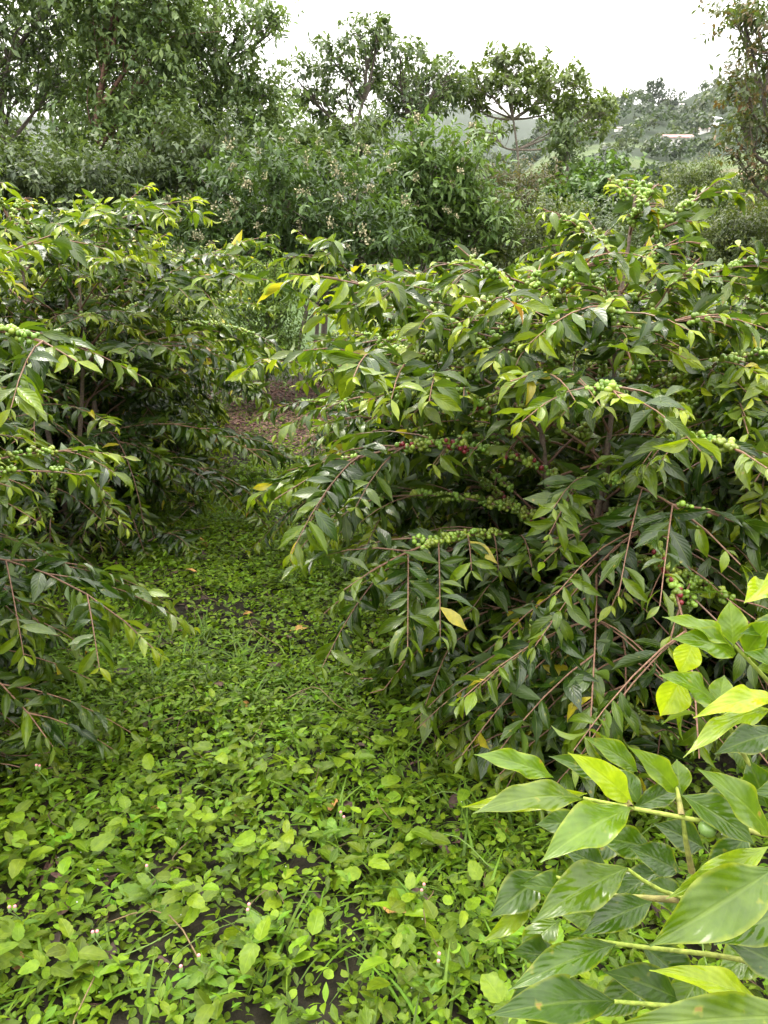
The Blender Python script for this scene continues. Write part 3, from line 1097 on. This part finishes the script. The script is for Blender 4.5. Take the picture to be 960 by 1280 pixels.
def tree(name, label, cat, Y, base, lobes, leafL=.13, ratio=.42, tints=((.035, .075, .025), (.06, .12, .03)), dens=110, trunk_r=.10,
         bark=(.12, .10, .085), group=None, seed=0, droop=.3, kind='coffee', m=12, nu=2, spray=(.28, .55), solid=.5, limbs=True, crown='crown', mat=None, clumpy=True):
    """Tree or shrub: trunk and limbs as one part, leafy crown as another. LOBES: (px, py, rx px, ry px, dY)."""
    rs = np.random.default_rng(1000 + seed)
    bx = at(base[0], 500, Y)[0]
    bY = Y
    b = np.array([bx, bY, float(ground_z(bx, bY)) - .03])
    root = empty(name, b)
    tag(root, label, cat, group)
    LB = []
    for lb in lobes:
        px, py, rx, ry = lb[:4]
        dY = lb[4] if len(lb) > 4 else rs.uniform(-.6, .6)
        c = at(px, py, Y + dY)
        sc = to_px(c)[2] / F
        LB.append((c, np.array([rx * sc, max(rx, ry) * sc * .85, ry * sc])))
    P, A, N, L, C = [], [], [], [], []
    tw = Acc()
    tints = np.array(tints, float) * (1.6 if group == GT else 1.2)  # tall trees' leaves lightened: the pale veil of haze is put into their colour
    # trunk
    top = max(LB, key=lambda q: q[0][2])[0]
    low = np.mean([q[0] for q in LB], axis=0)
    t = np.linspace(0, 1, 12)[:, None]
    ctrl = np.array([b[0] * .7 + low[0] * .3, b[1] * .7 + low[1] * .3, b[2] * .45 + low[2] * .55])
    trunk = b * (1 - t) ** 2 + 2 * t * (1 - t) * ctrl + t ** 2 * top
    trunk[1:-1, :2] += rs.normal(size=(10, 2)) * trunk_r * .35
    if limbs:
        tw.add(*tube(trunk, np.linspace(trunk_r, trunk_r * .22, 12), 8), C=np.array(bark))
    for c, r in LB:
        area = r[0] * r[2] + r[1] * r[2] + r[0] * r[1]
        n = max(int(dens * 1.35 * area), 14)
        kc = 7 if clumpy else 1
        cc_ = nz(rs.normal(size=(kc, 3))) * rs.uniform(.35, .95, (kc, 1)) * r if clumpy else np.zeros((1, 3))
        ci = rs.integers(0, kc, n)
        cr = rs.uniform(.32, .6, kc) if clumpy else np.ones(1)
        D = nz(rs.normal(size=(n, 3)))
        rad = np.where(rs.uniform(size=n) < solid, rs.uniform(.05, 1, n) ** .5, rs.uniform(.75, 1.05, n)) * grid_dir_noise(D, rs)
        S = c + cc_[ci] + D * rad[:, None] * r * cr[ci][:, None]
        gz = ground_z(S[:, 0], S[:, 1])
        S[:, 2] = np.maximum(S[:, 2], gz + .12)
        ax = nz(D * [1, 1, .6] + np.array([0, 0, .35]) + rs.normal(size=(n, 3)) * .5)
        ln = rs.uniform(*spray, n)
        if limbs:
            # limb from the trunk, then sub-limbs to some sprays
            zt = np.clip((c[2] - r[2] * 1.2 - b[2]) / max(top[2] - b[2], .1), .12, .85)
            i0 = int(zt * 11)
            p0 = trunk[i0]
            w = np.linspace(0, 1, 8)[:, None]
            mid = (p0 + c) / 2 + np.array([0, 0, -.12 * np.linalg.norm(c - p0)]) + rs.normal(size=3) * .12
            lp = p0 * (1 - w) ** 2 + 2 * w * (1 - w) * mid + w ** 2 * c
            tw.add(*tube(lp, np.linspace(trunk_r * .45, trunk_r * .18, 8), 6), C=np.array(bark) * rs.uniform(.8, 1.2))
            for q in rs.choice(n, min(n, 12), replace=False):
                s0 = lp[rs.integers(3, 8)]
                w5 = np.linspace(0, 1, 5)[:, None]
                mm = (s0 + S[q]) / 2 + rs.normal(size=3) * .08
                sp_ = s0 * (1 - w5) ** 2 + 2 * w5 * (1 - w5) * mm + w5 ** 2 * S[q]
                tw.add(*tube(sp_, np.linspace(trunk_r * .16, .006, 5), 4), C=np.array(bark) * rs.uniform(.7, 1.2))
        mm = rs.integers(0, len(tints), n)
        g = rs.uniform(size=(n, 1))
        cs = tints[mm] * (1 - g * .5) + tints[(mm + 1) % len(tints)] * g * .5
        for k in range(m):
            f = (k + rs.uniform(0, 1, n)) / m
            rd = nz(np.cross(ax, nz(rs.normal(size=(n, 3)))))
            P.append(S + ax * (f * ln)[:, None])
            A.append(nz(ax * .55 + rd * .9 + np.array([0, 0, -droop]) + rs.normal(size=(n, 3)) * .15))
            N.append(np.array([0, 0, 1.0]) + D * .3 + rs.normal(size=(n, 3)) * .35)
            L.append(leafL * .82 * rs.uniform(.5, 1.4, n))
            C.append(cs * rs.uniform(.75, 1.25, (n, 1)))
    P, A, N, L, C = (np.concatenate(q) for q in (P, A, N, L, C))
    n = len(P)
    ca = Acc()
    ca.add(*leaves(P, A, N, L, L * ratio * rs.uniform(.8, 1.2, n), rs.uniform(.1, .9, n), rs.uniform(.05, .4, n), 0, C, nu, 2, kind))
    if limbs:
        tw.obj('trunk' if 'tree' in name else 'stem', M_BARK, root)
    ca.obj(crown, mat or M_TREE, root)
    return root, LB, rs


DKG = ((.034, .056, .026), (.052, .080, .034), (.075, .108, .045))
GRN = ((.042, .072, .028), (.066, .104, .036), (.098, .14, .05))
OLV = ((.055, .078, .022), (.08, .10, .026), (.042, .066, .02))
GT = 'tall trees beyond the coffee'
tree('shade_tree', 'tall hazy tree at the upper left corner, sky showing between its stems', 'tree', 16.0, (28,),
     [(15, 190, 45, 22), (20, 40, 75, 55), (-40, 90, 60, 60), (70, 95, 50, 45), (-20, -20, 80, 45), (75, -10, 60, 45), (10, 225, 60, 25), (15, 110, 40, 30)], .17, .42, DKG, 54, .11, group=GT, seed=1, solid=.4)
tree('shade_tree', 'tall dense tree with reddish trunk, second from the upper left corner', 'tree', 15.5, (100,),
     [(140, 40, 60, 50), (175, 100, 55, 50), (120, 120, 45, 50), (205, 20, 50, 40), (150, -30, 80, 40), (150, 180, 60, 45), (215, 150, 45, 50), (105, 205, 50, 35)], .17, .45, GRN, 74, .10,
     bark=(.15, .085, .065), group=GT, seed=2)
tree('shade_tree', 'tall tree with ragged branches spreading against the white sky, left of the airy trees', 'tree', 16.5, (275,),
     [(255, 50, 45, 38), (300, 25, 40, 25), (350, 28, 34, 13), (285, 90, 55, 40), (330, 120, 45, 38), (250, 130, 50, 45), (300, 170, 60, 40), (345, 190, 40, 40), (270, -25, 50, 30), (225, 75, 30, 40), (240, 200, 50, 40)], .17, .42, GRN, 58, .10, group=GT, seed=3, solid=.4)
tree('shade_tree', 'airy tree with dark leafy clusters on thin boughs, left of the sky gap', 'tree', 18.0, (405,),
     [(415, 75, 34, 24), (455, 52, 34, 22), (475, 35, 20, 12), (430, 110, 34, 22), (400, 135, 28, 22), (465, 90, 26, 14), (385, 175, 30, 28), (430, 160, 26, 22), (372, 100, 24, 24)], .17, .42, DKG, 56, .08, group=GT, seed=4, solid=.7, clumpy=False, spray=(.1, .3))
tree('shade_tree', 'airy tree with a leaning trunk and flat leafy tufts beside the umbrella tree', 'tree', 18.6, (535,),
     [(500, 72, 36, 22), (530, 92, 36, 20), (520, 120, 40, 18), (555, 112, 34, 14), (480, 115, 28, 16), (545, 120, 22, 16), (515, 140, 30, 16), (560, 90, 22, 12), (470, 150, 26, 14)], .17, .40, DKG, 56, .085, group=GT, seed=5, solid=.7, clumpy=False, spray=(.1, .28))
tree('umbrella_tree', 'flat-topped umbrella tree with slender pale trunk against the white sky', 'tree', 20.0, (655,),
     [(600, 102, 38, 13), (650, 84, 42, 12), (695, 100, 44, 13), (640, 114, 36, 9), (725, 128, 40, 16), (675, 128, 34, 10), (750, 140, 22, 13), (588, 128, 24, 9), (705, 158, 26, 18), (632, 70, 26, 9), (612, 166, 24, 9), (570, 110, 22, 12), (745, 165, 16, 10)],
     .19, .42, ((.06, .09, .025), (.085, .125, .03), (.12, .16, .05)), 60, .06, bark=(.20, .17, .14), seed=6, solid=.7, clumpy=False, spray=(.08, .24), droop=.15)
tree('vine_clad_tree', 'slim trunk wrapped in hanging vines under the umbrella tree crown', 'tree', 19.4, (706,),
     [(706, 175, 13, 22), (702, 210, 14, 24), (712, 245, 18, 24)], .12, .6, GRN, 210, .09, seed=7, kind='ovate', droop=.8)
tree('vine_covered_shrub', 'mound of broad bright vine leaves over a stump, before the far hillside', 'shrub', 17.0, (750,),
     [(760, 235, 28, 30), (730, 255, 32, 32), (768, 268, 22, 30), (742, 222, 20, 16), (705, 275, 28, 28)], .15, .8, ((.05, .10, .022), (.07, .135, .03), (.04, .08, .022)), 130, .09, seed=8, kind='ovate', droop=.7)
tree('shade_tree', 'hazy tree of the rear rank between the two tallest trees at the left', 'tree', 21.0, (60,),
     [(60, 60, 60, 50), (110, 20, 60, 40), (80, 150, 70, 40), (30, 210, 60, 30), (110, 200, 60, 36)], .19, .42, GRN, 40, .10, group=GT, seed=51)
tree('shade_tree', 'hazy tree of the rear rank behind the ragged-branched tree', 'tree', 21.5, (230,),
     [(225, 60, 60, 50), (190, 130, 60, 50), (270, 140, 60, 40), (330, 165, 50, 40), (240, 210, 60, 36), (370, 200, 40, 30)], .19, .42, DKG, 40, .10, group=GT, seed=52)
# evergreen undergrowth at the left
GU = 'dense undergrowth below the tall trees'
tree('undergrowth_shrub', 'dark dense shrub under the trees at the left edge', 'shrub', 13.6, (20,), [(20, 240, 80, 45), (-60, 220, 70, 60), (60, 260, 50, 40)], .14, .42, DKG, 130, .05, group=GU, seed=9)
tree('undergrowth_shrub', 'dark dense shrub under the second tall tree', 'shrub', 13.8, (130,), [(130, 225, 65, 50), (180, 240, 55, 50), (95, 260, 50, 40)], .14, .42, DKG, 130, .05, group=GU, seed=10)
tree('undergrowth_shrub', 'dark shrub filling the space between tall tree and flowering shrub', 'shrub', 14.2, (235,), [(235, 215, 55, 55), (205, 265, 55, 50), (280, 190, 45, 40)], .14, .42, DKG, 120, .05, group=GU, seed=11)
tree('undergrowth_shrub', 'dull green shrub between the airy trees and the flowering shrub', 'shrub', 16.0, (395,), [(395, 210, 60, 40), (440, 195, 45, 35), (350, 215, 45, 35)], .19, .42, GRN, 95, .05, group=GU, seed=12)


def panicles(root, LB, rs, n, size, front):
    """Cream flower heads on the outer crown, each one a part."""
    k = 26
    a = Acc()
    o = nz(rs.normal(size=(k, 3)) + [0, 0, .5]) * rs.uniform(.2, 1, (k, 1)) * size
    o[:, 2] *= .8
    a.add(*leaves(o, rs.normal(size=(k, 3)), rs.normal(size=(k, 3)), size * .42, size * .3, .4, .3, 0, np.array([.46, .41, .25]) * rs.uniform(.6, 1.15, (k, 1)), 2, 2, 'ovate'))
    for q_ in o:
        a.add(*tube([np.zeros(3), q_ * .5, q_ * 1.02], .003, 3), C=[.10, .13, .05])
    me = a.mesh('flower_head')
    me.materials.append(M_PETAL)
    loc = np.array(root.location)
    for i in range(n):
        c, r = LB[rs.integers(len(LB))]
        d = nz(rs.normal(size=3) + np.array([0, -front, .35]))
        ob = bpy.data.objects.new('flower_head', me)
        COL.objects.link(ob)
        ob.parent = root
        ob.location = tuple(c + d * (r * rs.uniform(.95, 1.1) + rs.uniform(.2, .42)) - loc)
        ob.rotation_euler = tuple(rs.uniform(0, 6.28, 3))
        s = rs.uniform(.6, 1.25)
        ob.scale = (s, s, s * rs.uniform(.7, 1.2))


q = tree('flowering_shrub', 'broad dark green shrub dotted with cream flower heads behind the path end', 'shrub', 12.8, (370,),
         [(300, 255, 60, 45), (350, 240, 50, 45), (400, 270, 60, 55), (340, 310, 60, 50), (410, 335, 60, 55), (460, 300, 50, 60), (270, 300, 50, 40), (450, 240, 45, 40)],
         .17, .36, ((.040, .078, .020), (.056, .105, .026), (.03, .06, .018)), 90, .05, seed=13, kind='oblanceolate', droop=.1)
panicles(q[0], q[1], q[2], 75, .085, 1.8)
q = tree('bigleaf_shrub', 'tall shrub of long bright leaves with pale flower heads, left of the thicket', 'shrub', 13.6, (550,),
         [(545, 205, 50, 40), (510, 240, 45, 45), (585, 235, 42, 45), (540, 275, 60, 50), (600, 290, 40, 45), (490, 300, 50, 50), (560, 335, 60, 45), (520, 185, 34, 22)],
         .20, .34, ((.050, .098, .024), (.075, .135, .03), (.10, .16, .045)), 80, .06, seed=14, kind='oblanceolate', droop=.1)
panicles(q[0], q[1], q[2], 22, .085, 1.8)
GH = 'brushwood behind the right row of coffee'
for i, (lab, Y, b, lb, tn, lf) in enumerate((
        ('olive thicket of small leaves right of the big-leaved shrub', 14.5, 650, [(640, 280, 45, 40), (680, 300, 50, 45), (625, 325, 50, 40), (690, 340, 60, 40)], OLV, .10),
        ('dark thicket below the vine mound', 15.0, 745, [(740, 300, 50, 40), (775, 320, 45, 40), (720, 345, 60, 35)], DKG, .10),
        ('low olive brush between the thicket and the right-hand shrubs', 17.5, 815, [(815, 285, 45, 36), (790, 310, 45, 40), (850, 300, 45, 38), (830, 335, 70, 40)], OLV, .10),
        ('rounded olive shrub standing above the brush on the right', 24.0, 800 + 90, [(880, 240, 40, 30), (850, 255, 34, 30), (905, 262, 34, 30), (885, 225, 24, 18)], OLV, .11),
        ('green brush at the right edge beneath the reddish tree', 16.5, 920, [(910, 300, 55, 40), (950, 320, 50, 50), (890, 335, 60, 40), (985, 290, 50, 50)], OLV, .11),
        ('yellowish shrub at the right edge beside the reddish tree', 20.0, 950, [(950, 265, 34, 30), (975, 255, 40, 40)], ((.10, .12, .04), (.14, .10, .04), (.07, .10, .03)), .12),
        ('brown twiggy shrub at the foot of the umbrella tree', 19.0, 640, [(640, 240, 45, 26), (610, 225, 30, 24), (670, 255, 36, 24)], ((.10, .09, .05), (.06, .08, .03), (.13, .10, .07)), .10))):
    tree('thicket_shrub', lab, 'shrub', Y, (b,), lb, lf, .45, tn, 150, .04, group=GH, seed=20 + i, m=12)
# finer light green shrub at the end of the left row
tree('feathery_shrub', 'pale yellow-green fine-leaved shrub at the end of the left coffee row', 'shrub', 11.2, (335,),
     [(335, 365, 40, 36), (305, 385, 40, 40), (350, 400, 34, 36), (325, 425, 44, 40), (300, 455, 50, 40), (345, 440, 34, 36)], .075, .34, ((.07, .125, .015), (.11, .17, .02), (.05, .095, .013)), 420, .03, seed=40, m=10, spray=(.2, .4))
# reddish tree at the right edge
tree('reddish_tree', 'tree at the right edge with rusty red and olive leaves and bare twigs', 'tree', 15.0, (985,),
     [(930, 25, 40, 28), (985, 20, 60, 40), (965, 60, 40, 26), (935, 115, 32, 24), (965, 150, 40, 36), (930, 160, 26, 22), (925, 200, 26, 26), (965, 215, 40, 34), (1000, 110, 50, 60)],
     .15, .42, ((.045, .075, .028), (.14, .07, .04), (.055, .085, .03), (.045, .065, .028), (.06, .08, .03)), 62, .09, seed=41, solid=.4)

# ------------------------------------------------------------------ far hillside
def crown_mass(acc, X, Yy, h, rs, tints, q=46):
    n = len(X)
    Z = ground_z(X, Yy)
    tint = tints[rs.integers(0, len(tints), n)] * rs.uniform(.7, 1.3, (n, 1))
    lob = nz(rs.normal(size=(n, 4, 3))) * .45
    for k in range(q):
        l = lob[np.arange(n), rs.integers(0, 4, n)]
        d = nz(rs.normal(size=(n, 3)) + [0, 0, .25])
        p = (l + d * .55) * np.stack([h * .55, h * .55, h * .45], -1) + np.stack([X, Yy, Z + h * .52], -1)
        s = h * rs.uniform(.16, .30, n)
        acc.add(*leaves(p - d * 0, nz(np.cross(d, rs.normal(size=(n, 3)))), d, s, s * .9, .6, .2, 0, tint * rs.uniform(.8, 1.2, (n, 1)), 2, 2, 'round'))
    return Z


def hillside():
    rs = np.random.default_rng(5)
    tn = np.array([(.017, .036, .014), (.027, .052, .017), (.038, .066, .021), (.048, .068, .022), (.022, .042, .018)])
    n = 5600
    Yy = np.exp(rs.uniform(math.log(75), math.log(530), n))
    aa = rs.uniform(-.35, .62, n)
    X = aa * Yy
    keep = rs.uniform(size=n) > field_mask(X, Yy) * 1.15 * (aa > -.02)
    X, Yy = X[keep], Yy[keep]
    h = rs.uniform(2.2, 8.0, len(X)) * np.interp(Yy, [75, 160, 500], [.45, .75, 1.15])
    a = Acc()
    crown_mass(a, X, Yy, h, rs, tn, 34)
    o = a.obj('woodland', M_TREE)
    tag(o, 'scattered woodland and shrubs over the far hillside', 'woodland', kind='stuff')
    # rows of low bushes on the near slope
    a = Acc()
    n = 900
    row = rs.integers(0, 22, n)
    Yy = 85 + row * 5.0 + rs.normal(size=n) * .4
    X = rs.uniform(.20, .60, n) * Yy
    crown_mass(a, X, Yy, rs.uniform(1.6, 2.6, n), rs, np.array([(.026, .048, .018), (.034, .056, .02)]), 20)
    o = a.obj('coffee_plantation', M_TREE)
    tag(o, 'planted rows of dark bushes on the slope across the valley', 'plantation', kind='stuff')
    # tall trees on the skyline
    for i, (px, hh, lab) in enumerate(((812, 15, 'tall pointed tree on the skyline ridge, leftmost of the close pair'),
                                       (824, 17, 'tallest pointed tree on the skyline ridge, right of its close neighbour'),
                                       (838, 12, 'rounded skyline tree right of the pointed pair'),
                                       (790, 9, 'low rounded skyline tree left of the pointed pair'))):
        p = at(px, 120, 505)
        z = float(ground_z(p[0], 505))
        root = empty('ridge_tree', (p[0], 505, z))
        tag(root, lab, 'tree', 'trees on the skyline ridge')
        a = Acc()
        a.add(*tube([(p[0], 505, z - .3), (p[0] + .2, 505, z + hh * .5), (p[0], 505, z + hh * .9)], [.35, .25, .08], 6), C=[.1, .085, .07])
        a.obj('trunk', M_BARK, root)
        a = Acc()
        k = 260
        t = rs.uniform(.2, 1, k)
        d = nz(rs.normal(size=(k, 3)))
        wdt = hh * (.16 if i < 2 else .36) * (1.15 - t) ** .5
        P = np.stack([p[0] + d[:, 0] * wdt, 505 + d[:, 1] * wdt, z + hh * t], -1)
        a.add(*leaves(P, d, rs.normal(size=(k, 3)), hh * .10, hh * .07, .5, .2, 0, np.array([.03, .055, .03]) * rs.uniform(.7, 1.3, (k, 1)), 2, 2, 'round'))
        a.obj('crown', M_TREE, root)


hillside()


def box(a, x0, x1, y0, y1, z0, z1, C):
    V = [(x0, y0, z0), (x1, y0, z0), (x1, y1, z0), (x0, y1, z0), (x0, y0, z1), (x1, y0, z1), (x1, y1, z1), (x0, y1, z1)]
    a.add(V, [(0, 3, 2, 1), (4, 5, 6, 7), (0, 1, 5, 4), (1, 2, 6, 5), (2, 3, 7, 6), (3, 0, 4, 7)], None, C)


def house(px, py, w, d, h, wall, roof, lab, nwin=2, rz=0.0):
    # march the sight line to the hillside
    Y = 75.0
    while Y < 515:
        p = at(px, py, Y)
        if float(ground_z(p[0], Y)) > p[2]:
            break
        Y += .5
    p = at(px, py, Y)
    z = float(ground_z(p[0], Y))
    w = w * to_px(p)[2] / F
    d, h = w * .55, min(w * .32, 4.5)
    root = empty('house', (p[0], Y, z))
    root.rotation_euler = (0, 0, rz)
    tag(root, lab, 'house', 'houses on the far hillside')
    def part(a, name, mat, parent=root):
        me = a.mesh(name)
        me.materials.append(mat)
        for pl in me.polygons:
            pl.use_smooth = False
        o = bpy.data.objects.new(name, me)
        COL.objects.link(o)
        o.parent = parent
        return o
    a = Acc()
    box(a, -w / 2, w / 2, -d / 2, d / 2, -3, h, wall)
    # gable triangles as thin quads
    for s in (-1, 1):
        x = s * w / 2 * .998
        a.add([(x, -d / 2, h), (x, d / 2, h), (x, .02, h + d * .22), (x, -.02, h + d * .22)], [(0, 1, 2, 3)], None, wall)
    wl = part(a, 'wall', M_PLASTER)
    a = Acc()
    e = w * .05
    for s in (-1, 1):
        V = [(-w / 2 - e, s * (d / 2 + e), h - .12), (w / 2 + e, s * (d / 2 + e), h - .12), (w / 2 + e, 0, h + d * .26), (-w / 2 - e, 0, h + d * .26)]
        V2 = [(x, y, zz + .18) for x, y, zz in V]
        a.add(V + V2, [(0, 1, 2, 3), (4, 5, 6, 7), (0, 1, 5, 4), (1, 2, 6, 5), (2, 3, 7, 6), (3, 0, 4, 7)], None, roof)
    part(a, 'roof', M_ROOF)
    for k in range(nwin):
        xx = -w / 2 + w * (k + .5) / nwin
        a = Acc()
        box(a, xx - w * .05, xx + w * .05, -d / 2 - .06, -d / 2 + .02, h * .4, h * .8, [.04, .045, .05])
        part(a, 'window', M_PLASTER)
    a = Acc()
    box(a, w * .22 - w * .04, w * .22 + w * .04, -d / 2 - .08, -d / 2 + .02, .1, h * .78, [.12, .06, .04])
    part(a, 'door', M_PLASTER)


house(845, 186, 34, 6, 3.2, [.55, .53, .53], [.30, .16, .15], 'long house with a red roof on the hillside', 4)
house(826, 184, 16, 5, 3.0, [.78, .77, .78], [.75, .75, .78], 'white-roofed house adjoining the long red-roofed house', 2)
house(741, 162, 24, 7, 3.4, [.75, .75, .76], [.72, .73, .76], 'white house half hidden by the umbrella tree crown', 3)
house(773, 164, 9, 4, 3.0, [.78, .76, .74], [.55, .45, .42], 'tiny white house beside the pasture left of the long house', 1)
house(893, 156, 19, 8, 4.0, [.80, .80, .82], [.70, .72, .76], 'white house close to the reddish tree', 3, .5)
house(880, 166, 12, 6, 3.4, [.70, .68, .66], [.50, .40, .38], 'grey-roofed house just below the white house by the reddish tree', 2)
house(852, 134, 8, 6, 3.6, [.78, .78, .80], [.6, .55, .55], 'highest small house near the skyline', 2)
house(927, 226, 20, 4, 2.6, [.50, .34, .24], [.42, .28, .20], 'low tan shed partly behind the reddish tree', 1)
house(662, 202, 9, 4, 3.0, [.72, .70, .66], [.6, .55, .5], 'pale house seen through the gap under the umbrella tree', 1)

# ------------------------------------------------------------------ haze
def make_haze():
    a = Acc()
    box(a, -4800, 4800, -60, 3100, -60, 520, [1, 1, 1])
    t = NT('haze')
    v = t.n('ShaderNodeVolumePrincipled')
    v.inputs['Color'].default_value = (.90, .94, 1.0, 1)
    v.inputs['Density'].default_value = .00007
    v.inputs['Anisotropy'].default_value = .2
    t.l(v.outputs[0], t.out.inputs['Volume'])
    o = a.obj('haze', t.m)
    tag(o, 'thin white haze over the valley', 'haze', kind='stuff')


make_haze()

# ------------------------------------------------------------------ camera, light, sky
cam = bpy.data.cameras.new('camera')
co = bpy.data.objects.new('camera', cam)
COL.objects.link(co)
co.location = tuple(EYE)
co.rotation_euler = (R(90) - PITCH, 0, 0)
cam.sensor_fit = 'VERTICAL'
cam.sensor_height = 36
cam.lens = 18 / (640 / F)
cam.clip_start = .05
cam.clip_end = 9000
scene.camera = co

SUN_EL, SUN_AZ = R(56), R(-38)
sun = bpy.data.lights.new('sun', 'SUN')
sun.energy = 1.5
sun.angle = R(24)
sun.color = (1, .94, .82)
so = bpy.data.objects.new('sun', sun)
COL.objects.link(so)
so.rotation_euler = (R(90) - SUN_EL, 0, math.pi - SUN_AZ)
so.location = (0, 0, 50)

w = bpy.data.worlds.new('World')
scene.world = w
w.use_nodes = True
nt = w.node_tree
nt.nodes.clear()
out = nt.nodes.new('ShaderNodeOutputWorld')
bg = nt.nodes.new('ShaderNodeBackground')
sky = nt.nodes.new('ShaderNodeTexSky')
sky.sky_type = 'NISHITA'
sky.sun_disc = False
sky.sun_elevation = SUN_EL
sky.sun_rotation = SUN_AZ
tc = nt.nodes.new('ShaderNodeTexCoord')
sep = nt.nodes.new('ShaderNodeSeparateXYZ')
nt.links.new(tc.outputs['Generated'], sep.inputs[0])
mr = nt.nodes.new('ShaderNodeMapRange')
mr.inputs[1].default_value, mr.inputs[2].default_value = 0.0, 1.0
mr.inputs[3].default_value, mr.inputs[4].default_value = 6.0, 29.0      # overcast sky: brighter overhead
nt.links.new(sep.outputs[2], mr.inputs[0])
ns = nt.nodes.new('ShaderNodeTexNoise')
ns.inputs['Scale'].default_value = 3.5
ns.inputs['Detail'].default_value = 5
nt.links.new(tc.outputs['Generated'], ns.inputs['Vector'])
nr = nt.nodes.new('ShaderNodeMapRange')
nr.inputs[1].default_value, nr.inputs[2].default_value = .3, .7
nr.inputs[3].default_value, nr.inputs[4].default_value = .85, 1.12
nt.links.new(ns.outputs[0], nr.inputs[0])
mu = nt.nodes.new('ShaderNodeMath')
mu.operation = 'MULTIPLY'
nt.links.new(mr.outputs[0], mu.inputs[0])
nt.links.new(nr.outputs[0], mu.inputs[1])
cc = nt.nodes.new('ShaderNodeVectorMath')
cc.operation = 'SCALE'
cc.inputs[0].default_value = (1.0, .975, .92)
nt.links.new(mu.outputs[0], cc.inputs['Scale'])
mx = nt.nodes.new('ShaderNodeMix')
mx.data_type = 'RGBA'
mx.inputs[0].default_value = .93
nt.links.new(sky.outputs[0], mx.inputs[6])
nt.links.new(cc.outputs[0], mx.inputs[7])
nt.links.new(mx.outputs[2], bg.inputs[0])
bg.inputs[1].default_value = .10
nt.links.new(bg.outputs[0], out.inputs[0])

scene.render.engine = 'CYCLES'
scene.view_settings.view_transform = 'Standard'
scene.view_settings.look = 'None'
scene.view_settings.exposure = 1.42
scene.view_settings.gamma = 1.0
scene.view_settings.use_curve_mapping = False
c = scene.cycles
c.use_denoising = True
c.max_bounces = 7
c.diffuse_bounces = 3
c.glossy_bounces = 2
c.transmission_bounces = 3
c.volume_bounces = 0
c.sample_clamp_indirect = 6
c.caustics_reflective = False
c.caustics_refractive = False
